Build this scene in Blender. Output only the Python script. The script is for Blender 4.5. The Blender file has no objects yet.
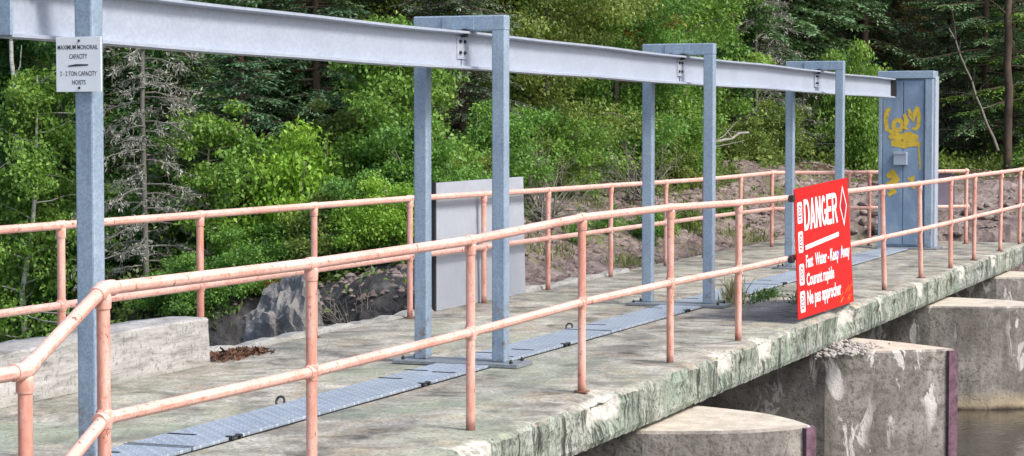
import bpy, bmesh, math, random
import numpy as np
from mathutils import Vector, Matrix, noise as mnoise

R = math.radians
SC = bpy.context.scene
COL = SC.collection
rnd = random.Random(7)

# ------------------------------------------------------------------ camera, sky, sun, exposure
CAM_H = 1.70
FPX = 2134.0
YAW = R(21.2)
PITCH = math.atan(100 / FPX)
cam_d = bpy.data.cameras.new('camera')
cam = bpy.data.objects.new('camera', cam_d)
COL.objects.link(cam)
cam_d.sensor_width = 36.0
cam_d.lens = FPX / 1024 * 36.0
cam_d.clip_start = 0.1
cam_d.clip_end = 2000
cam.location = (0, 0, CAM_H)
cam.rotation_euler = (R(90) - PITCH, 0, YAW - R(90))
SC.camera = cam

SUN_EL, SUN_AZ = R(47), math.atan2(-0.975, -0.22)       # azimuth of the direction towards the sun, in the XY plane
world = bpy.data.worlds.new('World')
SC.world = world
world.use_nodes = True
wn = world.node_tree
sky = wn.nodes.new('ShaderNodeTexSky')
sky.sky_type = 'NISHITA'
sky.sun_disc = False
sky.sun_elevation = SUN_EL
sky.sun_rotation = R(90) - SUN_AZ
sky.air_density = 1.0
sky.dust_density = 3.0
sky.ozone_density = 1.0
bg = wn.nodes['Background']
bg.inputs['Strength'].default_value = 0.145
wn.links.new(sky.outputs[0], bg.inputs['Color'])

sun_d = bpy.data.lights.new('sun', 'SUN')
sun_d.energy = 2.1
sun_d.angle = R(16)
sun_d.color = (1.0, 0.97, 0.93)
sun = bpy.data.objects.new('sun', sun_d)
COL.objects.link(sun)
sd = Vector((math.cos(SUN_EL) * math.cos(SUN_AZ), math.cos(SUN_EL) * math.sin(SUN_AZ), math.sin(SUN_EL)))
sun.rotation_euler = sd.to_track_quat('Z', 'Y').to_euler()
sun.location = sd * 60

vs = SC.view_settings
vs.view_transform = 'Standard'
vs.look = 'None'
vs.gamma = 1
vs.exposure = 0.80
vs.use_curve_mapping = False
SC.cycles.use_denoising = True
SC.cycles.max_bounces = 6
SC.cycles.transparent_max_bounces = 4
SC.cycles.diffuse_bounces = 3
SC.cycles.glossy_bounces = 3

# ------------------------------------------------------------------ node helper
class NT:
    def __init__(s, name, rough=0.8, metal=0.0, spec=0.3):
        s.m = bpy.data.materials.new(name)
        s.m.use_nodes = True
        s.t = s.m.node_tree
        s.p = s.t.nodes['Principled BSDF']
        s.out = s.t.nodes['Material Output']
        s.set(s.p, 'Roughness', rough)
        s.set(s.p, 'Metallic', metal)
        s.set(s.p, 'Specular IOR Level', spec)
        s.tc = None
    def set(s, node, key, v):
        i = node.inputs[key]
        if isinstance(v, bpy.types.NodeSocket):
            s.t.links.new(v, i)
        else:
            if isinstance(v, (tuple, list)) and len(v) == 3 and i.type == 'RGBA':
                v = (*v, 1)
            i.default_value = v
    def n(s, typ, ins=None, **props):
        nd = s.t.nodes.new(typ)
        for k, v in props.items():
            setattr(nd, k, v)
        for k, v in (ins or {}).items():
            s.set(nd, k, v)
        return nd
    def co(s, which='Object'):
        if s.tc is None:
            s.tc = s.n('ShaderNodeTexCoord')
        return s.tc.outputs[which]
    def world(s):
        return s.n('ShaderNodeNewGeometry').outputs['Position']
    def map(s, vec, scale=(1, 1, 1), loc=(0, 0, 0), rot=(0, 0, 0)):
        return s.n('ShaderNodeMapping', {'Vector': vec, 'Scale': scale, 'Location': loc, 'Rotation': rot}).outputs[0]
    def noise(s, vec, scale, detail=4, rough=0.55, dist=0.0):
        return s.n('ShaderNodeTexNoise', {'Vector': vec, 'Scale': scale, 'Detail': detail, 'Roughness': rough, 'Distortion': dist}).outputs[0]
    def voro(s, vec, scale, feature='F1', out='Distance', rand=1.0):
        return s.n('ShaderNodeTexVoronoi', {'Vector': vec, 'Scale': scale, 'Randomness': rand}, feature=feature).outputs[out]
    def ramp(s, fac, stops, interp='LINEAR'):
        nd = s.n('ShaderNodeValToRGB', {'Fac': fac})
        cr = nd.color_ramp
        cr.interpolation = interp
        while len(cr.elements) < len(stops):
            cr.elements.new(0.5)
        for e, (p, c) in zip(cr.elements, stops):
            e.position = p
            if isinstance(c, (int, float)):
                c = (c, c, c)
            e.color = (*c, 1)
        return nd.outputs[0]
    def mix(s, fac, a, b, mode='MIX'):
        nd = s.n('ShaderNodeMix', data_type='RGBA', blend_type=mode)
        for i, v in ((0, fac), (6, a), (7, b)):
            sk = nd.inputs[i]
            if isinstance(v, bpy.types.NodeSocket):
                s.t.links.new(v, sk)
            else:
                sk.default_value = (*v, 1) if isinstance(v, (tuple, list)) else v
        return nd.outputs[2]
    def math(s, op, a, b=0.0, clamp=False):
        nd = s.n('ShaderNodeMath', operation=op, use_clamp=clamp)
        for i, v in ((0, a), (1, b)):
            if isinstance(v, bpy.types.NodeSocket):
                s.t.links.new(v, nd.inputs[i])
            else:
                nd.inputs[i].default_value = v
        return nd.outputs[0]
    def sep(s, vec):
        return s.n('ShaderNodeSeparateXYZ', {0: vec}).outputs
    def attr(s, name):
        return s.n('ShaderNodeAttribute', attribute_name=name).outputs['Fac']
    def rand(s):
        return s.n('ShaderNodeObjectInfo').outputs['Random']
    def bump(s, h, strength=0.3, dist=0.01, normal=None):
        ins = {'Height': h, 'Strength': strength, 'Distance': dist}
        if normal is not None:
            ins['Normal'] = normal
        o = s.n('ShaderNodeBump', ins).outputs[0]
        s.set(s.p, 'Normal', o)
        return o
    def color(s, c):
        s.set(s.p, 'Base Color', c)
    def rough(s, c):
        s.set(s.p, 'Roughness', c)

M = {}

def build_materials():
    # --- walkway concrete: worn top, streaked green and black face, pale broken spots
    a = NT('deck_concrete', 0.9, spec=0.2)
    w = a.world()
    nz = a.sep(a.n('ShaderNodeNewGeometry').outputs['Normal'])[2]
    fine = a.noise(w, 38, 5, 0.7)
    med = a.noise(w, 3.2, 5, 0.6, 0.3)
    streak = a.noise(a.map(w, (1.0, 1.0, 3)), 2.3, 8, 0.72, 0.5)
    streak2 = a.noise(a.map(w, (1, 1, 3), (3, 7, 0)), 3.4, 6, 0.7, 0.5)
    big = a.noise(a.map(w, (0.55, 0.8, 1), (4, 2, 0)), 1.0, 3, 0.6, 0.5)
    top = a.ramp(streak, [(0.37, (0.10, 0.092, 0.077)), (0.45, (0.26, 0.243, 0.205)), (0.53, (0.395, 0.37, 0.312)), (0.63, (0.57, 0.54, 0.465))])
    top = a.mix(a.ramp(streak2, [(0.50, 0), (0.61, 0.55)]), top, (0.43, 0.34, 0.225))
    green = a.math('MULTIPLY', a.ramp(big, [(0.44, 0), (0.60, 0.7)]), a.ramp(a.math('MULTIPLY', a.sep(w)[0], 0.04), [(0.44, 1.0), (0.72, 0.3)]))
    top = a.mix(green, top, (0.27, 0.33, 0.235))
    top = a.mix(a.ramp(med, [(0.54, 0), (0.72, 0.5)]), top, (0.54, 0.515, 0.45))
    top = a.mix(a.ramp(fine, [(0.38, 0.85), (0.50, 0)]), top, (0.16, 0.155, 0.14))
    stain = a.noise(a.map(w, (1, 1.3, 1), (9, 1, 0)), 2.0, 8, 0.75, 0.6)
    top = a.mix(a.ramp(stain, [(0.53, 0), (0.66, 0.75)]), top, (0.15, 0.145, 0.13))
    crack = a.voro(a.mix(0.12, w, a.n('ShaderNodeTexNoise', {'Vector': w, 'Scale': 3.0, 'Detail': 4}).outputs[1]), 0.8, 'DISTANCE_TO_EDGE')
    top = a.mix(a.ramp(crack, [(0.0, 0.35), (0.004, 0.0)]), top, (0.10, 0.10, 0.09))
    # side face
    zone = a.ramp(a.noise(a.map(w, (1, 1, 0.3), (2, 5, 0)), 1.7, 3, 0.6), [(0.38, 0.1), (0.52, 1)])
    vst = a.noise(a.map(w, (10, 10, 1.3)), 1.5, 7, 0.75)
    face = a.ramp(a.noise(w, 4.5, 7, 0.72), [(0.32, (0.20, 0.235, 0.185)), (0.48, (0.33, 0.355, 0.30)), (0.64, (0.47, 0.47, 0.42))])
    face = a.mix(a.ramp(a.noise(a.map(w, (1, 1, 1), (4, 1, 2)), 1.1, 4, 0.6), [(0.45, 0), (0.62, 0.55)]), face, (0.20, 0.275, 0.20))
    face = a.mix(a.math('MULTIPLY', a.ramp(vst, [(0.47, 0), (0.58, 0.95)]), zone), face, (0.035, 0.038, 0.028))
    face = a.mix(a.ramp(a.noise(a.map(w, (14, 14, 3), (5, 0, 0)), 1.2, 6, 0.75), [(0.60, 0), (0.68, 0.65)]), face, (0.60, 0.585, 0.53))
    face = a.mix(a.ramp(a.noise(w, 34, 6, 0.8), [(0.41, 0.9), (0.50, 0)]), face, (0.06, 0.063, 0.05))
    flat = a.ramp(nz, [(0.55, 0), (0.85, 1)])
    col = a.mix(flat, face, top)
    sp = a.attr('spall')
    spc = a.ramp(a.noise(w, 22, 5, 0.7), [(0.3, (0.30, 0.285, 0.25)), (0.62, (0.60, 0.575, 0.51))])
    col = a.mix(a.ramp(a.math('ADD', sp, a.math('MULTIPLY', a.math('SUBTRACT', med, 0.5), 0.8)), [(0.28, 0), (0.5, 1)]), col, spc)
    a.color(col)
    h = a.math('ADD', a.math('MULTIPLY', fine, 0.5), a.math('MULTIPLY', a.noise(w, 9, 6, 0.7), 0.7))
    a.bump(h, 0.8, 0.018)
    M['deck'] = a.m

    # --- pier concrete
    a = NT('pier_concrete', 0.92, spec=0.2)
    w = a.world()
    g = a.noise(w, 1.7, 6, 0.65, 0.4)
    col = a.ramp(g, [(0.30, (0.145, 0.128, 0.112)), (0.5, (0.255, 0.232, 0.205)), (0.68, (0.375, 0.345, 0.305))])
    nz = a.sep(a.n('ShaderNodeNewGeometry').outputs['Normal'])[2]
    z = a.sep(w)[2]
    pits = a.noise(w, 26, 4, 0.7)
    mott = a.noise(w, 11, 5, 0.7)
    patch = a.ramp(a.noise(a.map(w, (1, 1, 1), (2, 8, 3)), 0.8, 3, 0.6), [(0.45, 0.15), (0.6, 1)])
    col = a.mix(a.math('MULTIPLY', a.ramp(mott, [(0.40, 0.75), (0.52, 0)]), patch), col, (0.12, 0.11, 0.10))
    col = a.mix(a.ramp(pits, [(0.35, 0.8), (0.47, 0)]), col, (0.105, 0.095, 0.08))
    drip = a.noise(a.map(w, (3.0, 3.0, 1.2), (1.4, 0, 0)), 1.6, 5, 0.65, 0.9)
    drip2 = a.noise(a.map(w, (1.6, 1.6, 0.9), (2.4, 1, 0)), 1.1, 2, 0.5)
    dm = a.math('MULTIPLY', a.ramp(drip, [(0.545, 0), (0.575, 1)]), a.ramp(drip2, [(0.48, 0), (0.54, 1)]))
    col = a.mix(a.math('MULTIPLY', dm, 0.85), col, (0.62, 0.59, 0.55))
    dark = a.noise(a.map(w, (3, 3, 0.55), (7, 3, 0)), 1.2, 5, 0.65)
    col = a.mix(a.ramp(dark, [(0.52, 0), (0.70, 0.7)]), col, (0.085, 0.08, 0.068))
    band = a.math('ADD', z, a.math('MULTIPLY', a.noise(w, 4, 3), 0.12))
    tan = a.ramp(a.math('ADD', band, 2.0), [(0.62, 1), (0.78, 0)])
    col = a.mix(a.math('MULTIPLY', tan, 0.7), col, (0.44, 0.35, 0.22))
    wet = a.ramp(a.math('ADD', band, 2.0), [(0.56, 1), (0.61, 0)])
    col = a.mix(wet, col, (0.06, 0.045, 0.04))
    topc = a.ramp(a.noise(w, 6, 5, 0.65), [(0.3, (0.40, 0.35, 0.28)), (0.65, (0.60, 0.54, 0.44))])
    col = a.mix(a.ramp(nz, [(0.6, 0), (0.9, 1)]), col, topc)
    crk = a.voro(a.mix(0.25, w, a.n('ShaderNodeTexNoise', {'Vector': w, 'Scale': 2.2, 'Detail': 4}).outputs[1]), 0.9, 'DISTANCE_TO_EDGE')
    col = a.mix(a.ramp(a.math('ADD', crk, a.ramp(g, [(0.45, 0.1), (0.55, 0.0)])), [(0.0, 0.6), (0.005, 0)]), col, (0.07, 0.065, 0.055))
    a.color(col)
    a.bump(a.math('ADD', pits, a.math('MULTIPLY', a.noise(w, 8, 6, 0.7), 0.8)), 0.6, 0.016)
    M['pier'] = a.m

    # --- pale board-formed concrete
    a = NT('board_concrete', 0.92, spec=0.2)
    w = a.world()
    bd = a.noise(a.map(w, (1.2, 1.2, 11)), 1.6, 6, 0.75, 0.5)
    col = a.ramp(bd, [(0.30, (0.19, 0.18, 0.165)), (0.44, (0.40, 0.385, 0.355)), (0.62, (0.58, 0.56, 0.52))])
    col = a.mix(a.ramp(a.noise(w, 5, 5, 0.7), [(0.5, 0), (0.75, 0.6)]), col, (0.58, 0.565, 0.53))
    col = a.mix(a.ramp(a.noise(w, 30, 4, 0.7), [(0.34, 0.7), (0.47, 0)]), col, (0.16, 0.15, 0.135))
    col = a.mix(a.ramp(a.sep(w)[2], [(0.0, 0.5), (0.07, 0)]), col, (0.22, 0.22, 0.18))
    a.color(col)
    a.bump(a.math('ADD', bd, a.math('MULTIPLY', a.noise(w, 30, 5, 0.7), 0.4)), 0.6, 0.014)
    M['board'] = a.m

    # --- galvanised steel
    def galv(name, c0, c1, c2, rough=0.5, metal=0.35, spangle=95, rust=0.0, streak=0.45):
        a = NT(name, rough, metal, 0.4)
        w = a.world()
        v = a.voro(w, spangle, 'F1', 'Color')
        sp = a.sep(v)[0]
        g = a.noise(w, 2.6, 5, 0.6)
        col = a.ramp(a.math('ADD', a.math('MULTIPLY', sp, 0.35), a.math('MULTIPLY', g, 0.7)), [(0.25, c0), (0.52, c1), (0.8, c2)])
        run = a.noise(a.map(w, (9, 9, 0.7)), 1.4, 5, 0.65)
        col = a.mix(a.ramp(run, [(0.56, 0), (0.72, streak)]), col, tuple(x * 0.55 for x in c0))
        if rust:
            low = a.ramp(a.math('ADD', a.sep(w)[2], a.math('MULTIPLY', g, 0.8)), [(0.6, 1), (1.0, 0)])
            rm = a.math('MULTIPLY', a.ramp(a.noise(w, 14, 5, 0.75), [(0.52, 0), (0.66, 1)]), low)
            col = a.mix(a.math('MULTIPLY', rm, rust), col, (0.20, 0.13, 0.08))
        a.color(col)
        a.rough(a.ramp(a.math('ADD', a.math('MULTIPLY', sp, 0.4), a.math('MULTIPLY', g, 0.5)), [(0.2, rough - 0.1), (0.8, rough + 0.15)]))
        a.bump(a.noise(w, 60, 3, 0.6), 0.08, 0.004)
        M[name] = a.m
    galv('galvanised_post', (0.205, 0.275, 0.355), (0.275, 0.355, 0.44), (0.36, 0.44, 0.52), rust=0.8, metal=0.2, streak=0.3)
    galv('galvanised_beam', (0.32, 0.36, 0.43), (0.365, 0.405, 0.475), (0.41, 0.45, 0.52), rough=0.55, metal=0.1, spangle=60, streak=0.06)
    galv('weathered_plate', (0.15, 0.17, 0.19), (0.22, 0.245, 0.265), (0.30, 0.32, 0.335), metal=0.2)
    galv('sheet_panel', (0.345, 0.375, 0.42), (0.375, 0.405, 0.45), (0.405, 0.435, 0.475), rough=0.6, metal=0.1, spangle=30, streak=0.05)

    # --- blue cabinet paint
    a = NT('cabinet_paint', 0.5, 0.1, 0.4)
    w = a.world()
    g = a.noise(a.map(w, (2, 2, 1.3)), 1.8, 5, 0.7)
    col = a.ramp(g, [(0.3, (0.15, 0.22, 0.33)), (0.5, (0.20, 0.28, 0.39)), (0.72, (0.30, 0.385, 0.48))])
    col = a.mix(a.ramp(a.noise(a.map(w, (12, 12, 2)), 1.5, 4, 0.7), [(0.6, 0), (0.7, 0.3)]), col, (0.40, 0.45, 0.50))
    a.color(col)
    a.bump(a.noise(w, 5, 3), 0.15, 0.01)
    M['cabinet'] = a.m

    # --- tread plate: raised lugs in two directions
    a = NT('tread_plate', 0.42, 0.35, 0.5)
    w = a.world()
    def lug(rot, off):
        v = a.map(w, (21, 21, 1), off, (0, 0, rot))
        x, y, _ = a.sep(v)
        fx = a.math('SUBTRACT', a.math('FRACT', x), 0.5)
        fy = a.math('SUBTRACT', a.math('FRACT', a.math('MULTIPLY', y, 0.62)), 0.5)
        d = a.math('ADD', a.math('MULTIPLY', a.math('ABSOLUTE', fx), 3.2), a.math('MULTIPLY', a.math('ABSOLUTE', fy), 1.6))
        return a.ramp(d, [(0.32, 1), (0.62, 0)])
    l = a.math('MAXIMUM', lug(R(45), (0, 0, 0)), lug(R(-45), (0.5, 0.4, 0)))
    g = a.noise(w, 3.5, 5, 0.65)
    col = a.ramp(g, [(0.3, (0.29, 0.345, 0.42)), (0.52, (0.37, 0.43, 0.50)), (0.75, (0.46, 0.515, 0.575))])
    col = a.mix(a.math('MULTIPLY', l, 0.8), col, (0.72, 0.78, 0.86))
    col = a.mix(a.ramp(a.noise(a.map(w, (1, 3, 1)), 2.0, 5, 0.7), [(0.6, 0), (0.74, 0.4)]), col, (0.30, 0.28, 0.23))
    a.color(col)
    a.bump(l, 0.8, 0.006)
    M['tread'] = a.m

    # --- salmon railing paint
    a = NT('salmon_paint', 0.55, 0, 0.35)
    w = a.world()
    g = a.noise(w, 3, 5, 0.65)
    col = a.ramp(g, [(0.3, (0.68, 0.35, 0.28)), (0.5, (0.75, 0.45, 0.375)), (0.72, (0.80, 0.53, 0.455))])
    up = a.sep(a.n('ShaderNodeNewGeometry').outputs['Normal'])[2]
    chips = a.noise(w, 45, 5, 0.75)
    col = a.mix(a.ramp(chips, [(0.57, 0), (0.65, 0.7)]), col, (0.50, 0.16, 0.09))
    vert = a.ramp(a.math('ABSOLUTE', up), [(0.1, 1), (0.3, 0)])
    col = a.mix(a.math('MULTIPLY', a.ramp(a.noise(a.map(w, (1, 1, 0.2)), 14, 4, 0.7), [(0.42, 0.1), (0.62, 0.75)]), vert), col, (0.52, 0.185, 0.12))
    col = a.mix(a.ramp(a.noise(a.map(w, (1, 1, 0.45), (3, 1, 8)), 30, 5, 0.75), [(0.605, 0), (0.65, 0.9)]), col, (0.14, 0.07, 0.045))
    col = a.mix(a.ramp(a.noise(a.map(w, (1, 1, 1), (13, 1, 8)), 16, 4, 0.7), [(0.60, 0), (0.70, 0.35)]), col, (0.78, 0.60, 0.52))
    col = a.mix(a.ramp(a.math('ADD', a.sep(w)[2], a.math('MULTIPLY', a.noise(w, 20, 3), 0.06)), [(0.04, 0.9), (0.11, 0.0)]), col, (0.16, 0.07, 0.045))
    a.color(col)
    a.rough(a.ramp(chips, [(0.4, 0.45), (0.7, 0.85)]))
    a.bump(a.noise(w, 45, 5, 0.7), 0.3, 0.005)
    M['salmon'] = a.m

    def flat(name, c, rough=0.6, var=0.15, scale=6, metal=0, bump=0.1):
        a = NT(name, rough, metal, 0.35)
        w = a.world()
        g = a.noise(w, scale, 5, 0.65)
        a.color(a.ramp(g, [(0.25, tuple(x * (1 - var) for x in c)), (0.75, tuple(min(1, x * (1 + var)) for x in c))]))
        a.bump(a.noise(w, scale * 6, 4, 0.7), bump, 0.006)
        M[name] = a.m
        return a
    flat('sign_red', (0.60, 0.008, 0.006), 0.42, 0.15, 4)
    flat('sign_white', (0.82, 0.82, 0.82), 0.5, 0.08, 9)
    flat('sign_dark', (0.10, 0.025, 0.03), 0.6)
    flat('sign_maroon', (0.42, 0.008, 0.012), 0.5)
    flat('plate_white', (0.70, 0.74, 0.79), 0.5, 0.05, 5)
    flat('ink', (0.045, 0.05, 0.06), 0.6)
    flat('black_iron', (0.030, 0.030, 0.032), 0.6, 0.3, 20)
    flat('slot_black', (0.012, 0.012, 0.014), 0.9, 0.3, 20)
    sa = NT('yellow_spray', 0.7)
    sw = sa.world()
    sa.color(sa.ramp(sa.noise(sw, 12, 4), [(0.3, (0.50, 0.34, 0.03)), (0.7, (0.70, 0.50, 0.06))]))
    sa.set(sa.p, 'Alpha', sa.ramp(sa.noise(sw, 16, 6, 0.8), [(0.36, 0.35), (0.46, 1)]))
    M['yellow_spray'] = sa.m
    flat('orange_spray', (0.75, 0.28, 0.03), 0.7, 0.3, 12)
    flat('blue_spray', (0.10, 0.12, 0.55), 0.7, 0.3, 12)
    flat('purple_steel', (0.135, 0.075, 0.098), 0.8, 0.75, 14, 0, 0.6)
    flat('purple_panel', (0.115, 0.095, 0.135), 0.6, 0.2, 3)
    flat('old_timber', (0.12, 0.095, 0.07), 0.9, 0.4, 7, 0, 0.5)
    flat('rust_debris', (0.13, 0.065, 0.04), 0.9, 0.5, 25, 0, 0.3)
    flat('lock_box', (0.34, 0.40, 0.47), 0.5, 0.1, 8, 0.2)
    flat('rubble', (0.38, 0.36, 0.325), 0.95, 0.25, 9, 0, 0.4)
    flat('bark_grey', (0.15, 0.13, 0.11), 0.95, 0.4, 12, 0, 0.6)
    flat('bark_brown', (0.085, 0.06, 0.045), 0.95, 0.4, 12, 0, 0.6)
    flat('dead_wood', (0.17, 0.16, 0.14), 0.95, 0.25, 14, 0, 0.4)
    flat('white_log', (0.28, 0.26, 0.23), 0.9, 0.2, 9, 0, 0.3)

    # birch bark
    a = NT('bark_birch', 0.8)
    w = a.co()
    g = a.noise(a.map(w, (3, 3, 14)), 1.6, 5, 0.7)
    a.color(a.ramp(g, [(0.36, (0.09, 0.085, 0.075)), (0.46, (0.46, 0.45, 0.41)), (0.8, (0.62, 0.60, 0.55))]))
    a.bump(g, 0.3, 0.01)
    M['bark_birch'] = a.m

    # rock
    def rock(name, c0, c1, c2):
        a = NT(name, 0.92, 0, 0.25)
        w = a.world()
        g = a.noise(w, 2.6, 7, 0.7, 0.3)
        col = a.ramp(g, [(0.3, c0), (0.5, c1), (0.7, c2)])
        col = a.mix(a.ramp(a.voro(w, 5, 'DISTANCE_TO_EDGE'), [(0, 0.8), (0.03, 0)]), col, tuple(x * 0.35 for x in c0))
        col = a.mix(a.ramp(a.rand(), [(0.0, 0.0), (1.0, 0.5)]), col, tuple(min(1, x * 1.15) for x in c2))
        a.color(col)
        a.bump(a.math('ADD', a.noise(w, 7, 7, 0.7), a.math('MULTIPLY', a.noise(w, 30, 5, 0.7), 0.4)), 0.9, 0.05)
        M[name] = a.m
    rock('rock_grey', (0.06, 0.058, 0.056), (0.14, 0.135, 0.13), (0.30, 0.29, 0.275))
    rock('rock_pink', (0.11, 0.08, 0.072), (0.22, 0.165, 0.148), (0.35, 0.29, 0.26))
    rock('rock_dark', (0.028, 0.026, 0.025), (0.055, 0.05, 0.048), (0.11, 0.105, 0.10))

    # ground: pinkish gravel bank, leaf litter, moss patches
    a = NT('ground_soil', 0.95, 0, 0.2)
    w = a.world()
    g = a.noise(w, 0.9, 7, 0.68, 0.3)
    col = a.ramp(g, [(0.3, (0.11, 0.08, 0.07)), (0.5, (0.225, 0.165, 0.148)), (0.7, (0.36, 0.29, 0.265))])
    st = a.voro(w, 7.5, 'F1', 'Color')
    col = a.mix(0.35, col, a.ramp(a.sep(st)[0], [(0, (0.08, 0.065, 0.055)), (1, (0.44, 0.38, 0.34))]))
    col = a.mix(a.ramp(a.noise(w, 0.55, 4, 0.6), [(0.54, 0), (0.64, 0.8)]), col, (0.105, 0.125, 0.035))
    forest = a.ramp(a.attr('forest'), [(0.25, 0), (0.7, 1)])
    litter = a.ramp(a.noise(w, 9, 6, 0.7), [(0.3, (0.035, 0.026, 0.017)), (0.7, (0.11, 0.075, 0.045))])
    col = a.mix(forest, col, litter)
    stone = a.ramp(a.noise(w, 2.4, 7, 0.7), [(0.3, (0.02, 0.02, 0.021)), (0.55, (0.06, 0.058, 0.058)), (0.75, (0.16, 0.155, 0.15))])
    col = a.mix(a.attr('gorge'), col, stone)
    a.color(col)
    a.bump(a.math('ADD', a.voro(w, 7.5), a.noise(w, 14, 6, 0.7)), 0.9, 0.05)
    M['ground'] = a.m

    # water
    a = NT('river_water', 0.06, 0, 0.5)
    w = a.world()
    a.color(a.ramp(a.noise(w, 0.6, 3), [(0.3, (0.022, 0.018, 0.013)), (0.7, (0.040, 0.033, 0.024))]))
    a.bump(a.math('ADD', a.noise(a.map(w, (1, 2.4, 1)), 2.2, 4, 0.6), a.math('MULTIPLY', a.noise(w, 9, 3), 0.3)), 0.22, 0.05)
    M['water'] = a.m

    # foliage
    def leaf(name, stops, trans=0.35, rough=0.5, obj_var=0.25):
        a = NT(name, rough, 0, 0.35)
        t = a.attr('tone')
        t = a.math('ADD', t, a.math('MULTIPLY', a.math('SUBTRACT', a.rand(), 0.5), obj_var))
        col = a.ramp(t, stops)
        a.color(col)
        tr = a.n('ShaderNodeBsdfTranslucent', {'Color': a.mix(0.5, col, a.mix(1.0, col, (1.6, 1.5, 0.5), 'MULTIPLY'))})
        mx = a.n('ShaderNodeMixShader', {0: trans, 1: a.p.outputs[0], 2: tr.outputs[0]})
        a.t.links.new(mx.outputs[0], a.out.inputs[0])
        M[name] = a.m
    leaf('leaf_fresh', [(0.0, (0.089, 0.175, 0.032)), (0.5, (0.158, 0.301, 0.052)), (1.0, (0.304, 0.459, 0.103))])
    leaf('leaf_yellow', [(0.0, (0.127, 0.253, 0.029)), (0.5, (0.218, 0.414, 0.046)), (1.0, (0.380, 0.552, 0.092))])
    leaf('leaf_green', [(0.0, (0.065, 0.153, 0.033)), (0.5, (0.121, 0.265, 0.051)), (1.0, (0.242, 0.428, 0.089))])
    leaf('leaf_dark', [(0.0, (0.032, 0.088, 0.023)), (0.5, (0.069, 0.166, 0.040)), (1.0, (0.155, 0.299, 0.071))])
    leaf('leaf_olive', [(0.0, (0.078, 0.132, 0.030)), (0.5, (0.147, 0.225, 0.050)), (1.0, (0.296, 0.358, 0.098))])
    leaf('leaf_autumn', [(0.0, (0.12, 0.17, 0.03)), (0.4, (0.24, 0.22, 0.04)), (0.7, (0.42, 0.19, 0.06)), (1.0, (0.45, 0.28, 0.10))])
    leaf('needle_blue', [(0.0, (0.065, 0.132, 0.068)), (0.5, (0.132, 0.242, 0.117)), (1.0, (0.292, 0.436, 0.202))], 0.12)
    leaf('needle_grey', [(0.0, (0.069, 0.101, 0.065)), (0.5, (0.141, 0.190, 0.120)), (1.0, (0.301, 0.361, 0.240))], 0.12)
    leaf('needle_dark', [(0.0, (0.036, 0.078, 0.036)), (0.5, (0.074, 0.140, 0.060)), (1.0, (0.157, 0.256, 0.101))], 0.12)
    leaf('needle_bright', [(0.0, (0.05, 0.12, 0.025)), (0.5, (0.10, 0.20, 0.04)), (1.0, (0.18, 0.32, 0.06))], 0.2)
    leaf('lichen', [(0.0, (0.176, 0.182, 0.149)), (0.5, (0.324, 0.338, 0.282)), (1.0, (0.513, 0.513, 0.460))], 0.15)
    leaf('needle_fir', [(0.0, (0.05, 0.115, 0.06)), (0.5, (0.095, 0.19, 0.10)), (1.0, (0.19, 0.31, 0.17))], 0.15)
    leaf('leaf_brown', [(0.0, (0.06, 0.075, 0.025)), (0.5, (0.15, 0.13, 0.05)), (1.0, (0.32, 0.25, 0.11))])
    leaf('grass_green', [(0.0, (0.06, 0.10, 0.03)), (0.5, (0.13, 0.17, 0.05)), (1.0, (0.36, 0.33, 0.18))], 0.25)
    leaf('grass_dry', [(0.0, (0.22, 0.22, 0.12)), (0.5, (0.38, 0.37, 0.24)), (1.0, (0.55, 0.52, 0.38))], 0.25)

build_materials()

# ------------------------------------------------------------------ mesh helpers
def tagp(o, label=None, cat=None, group=None, kind=None):
    if label: o['label'] = label
    if cat: o['category'] = cat
    if group: o['group'] = group
    if kind: o['kind'] = kind
    return o

def empty(name, loc, label, cat, group=None):
    o = bpy.data.objects.new(name, None)
    o.empty_display_size = 0.1
    COL.objects.link(o)
    o.location = loc
    return tagp(o, label, cat, group)

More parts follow.
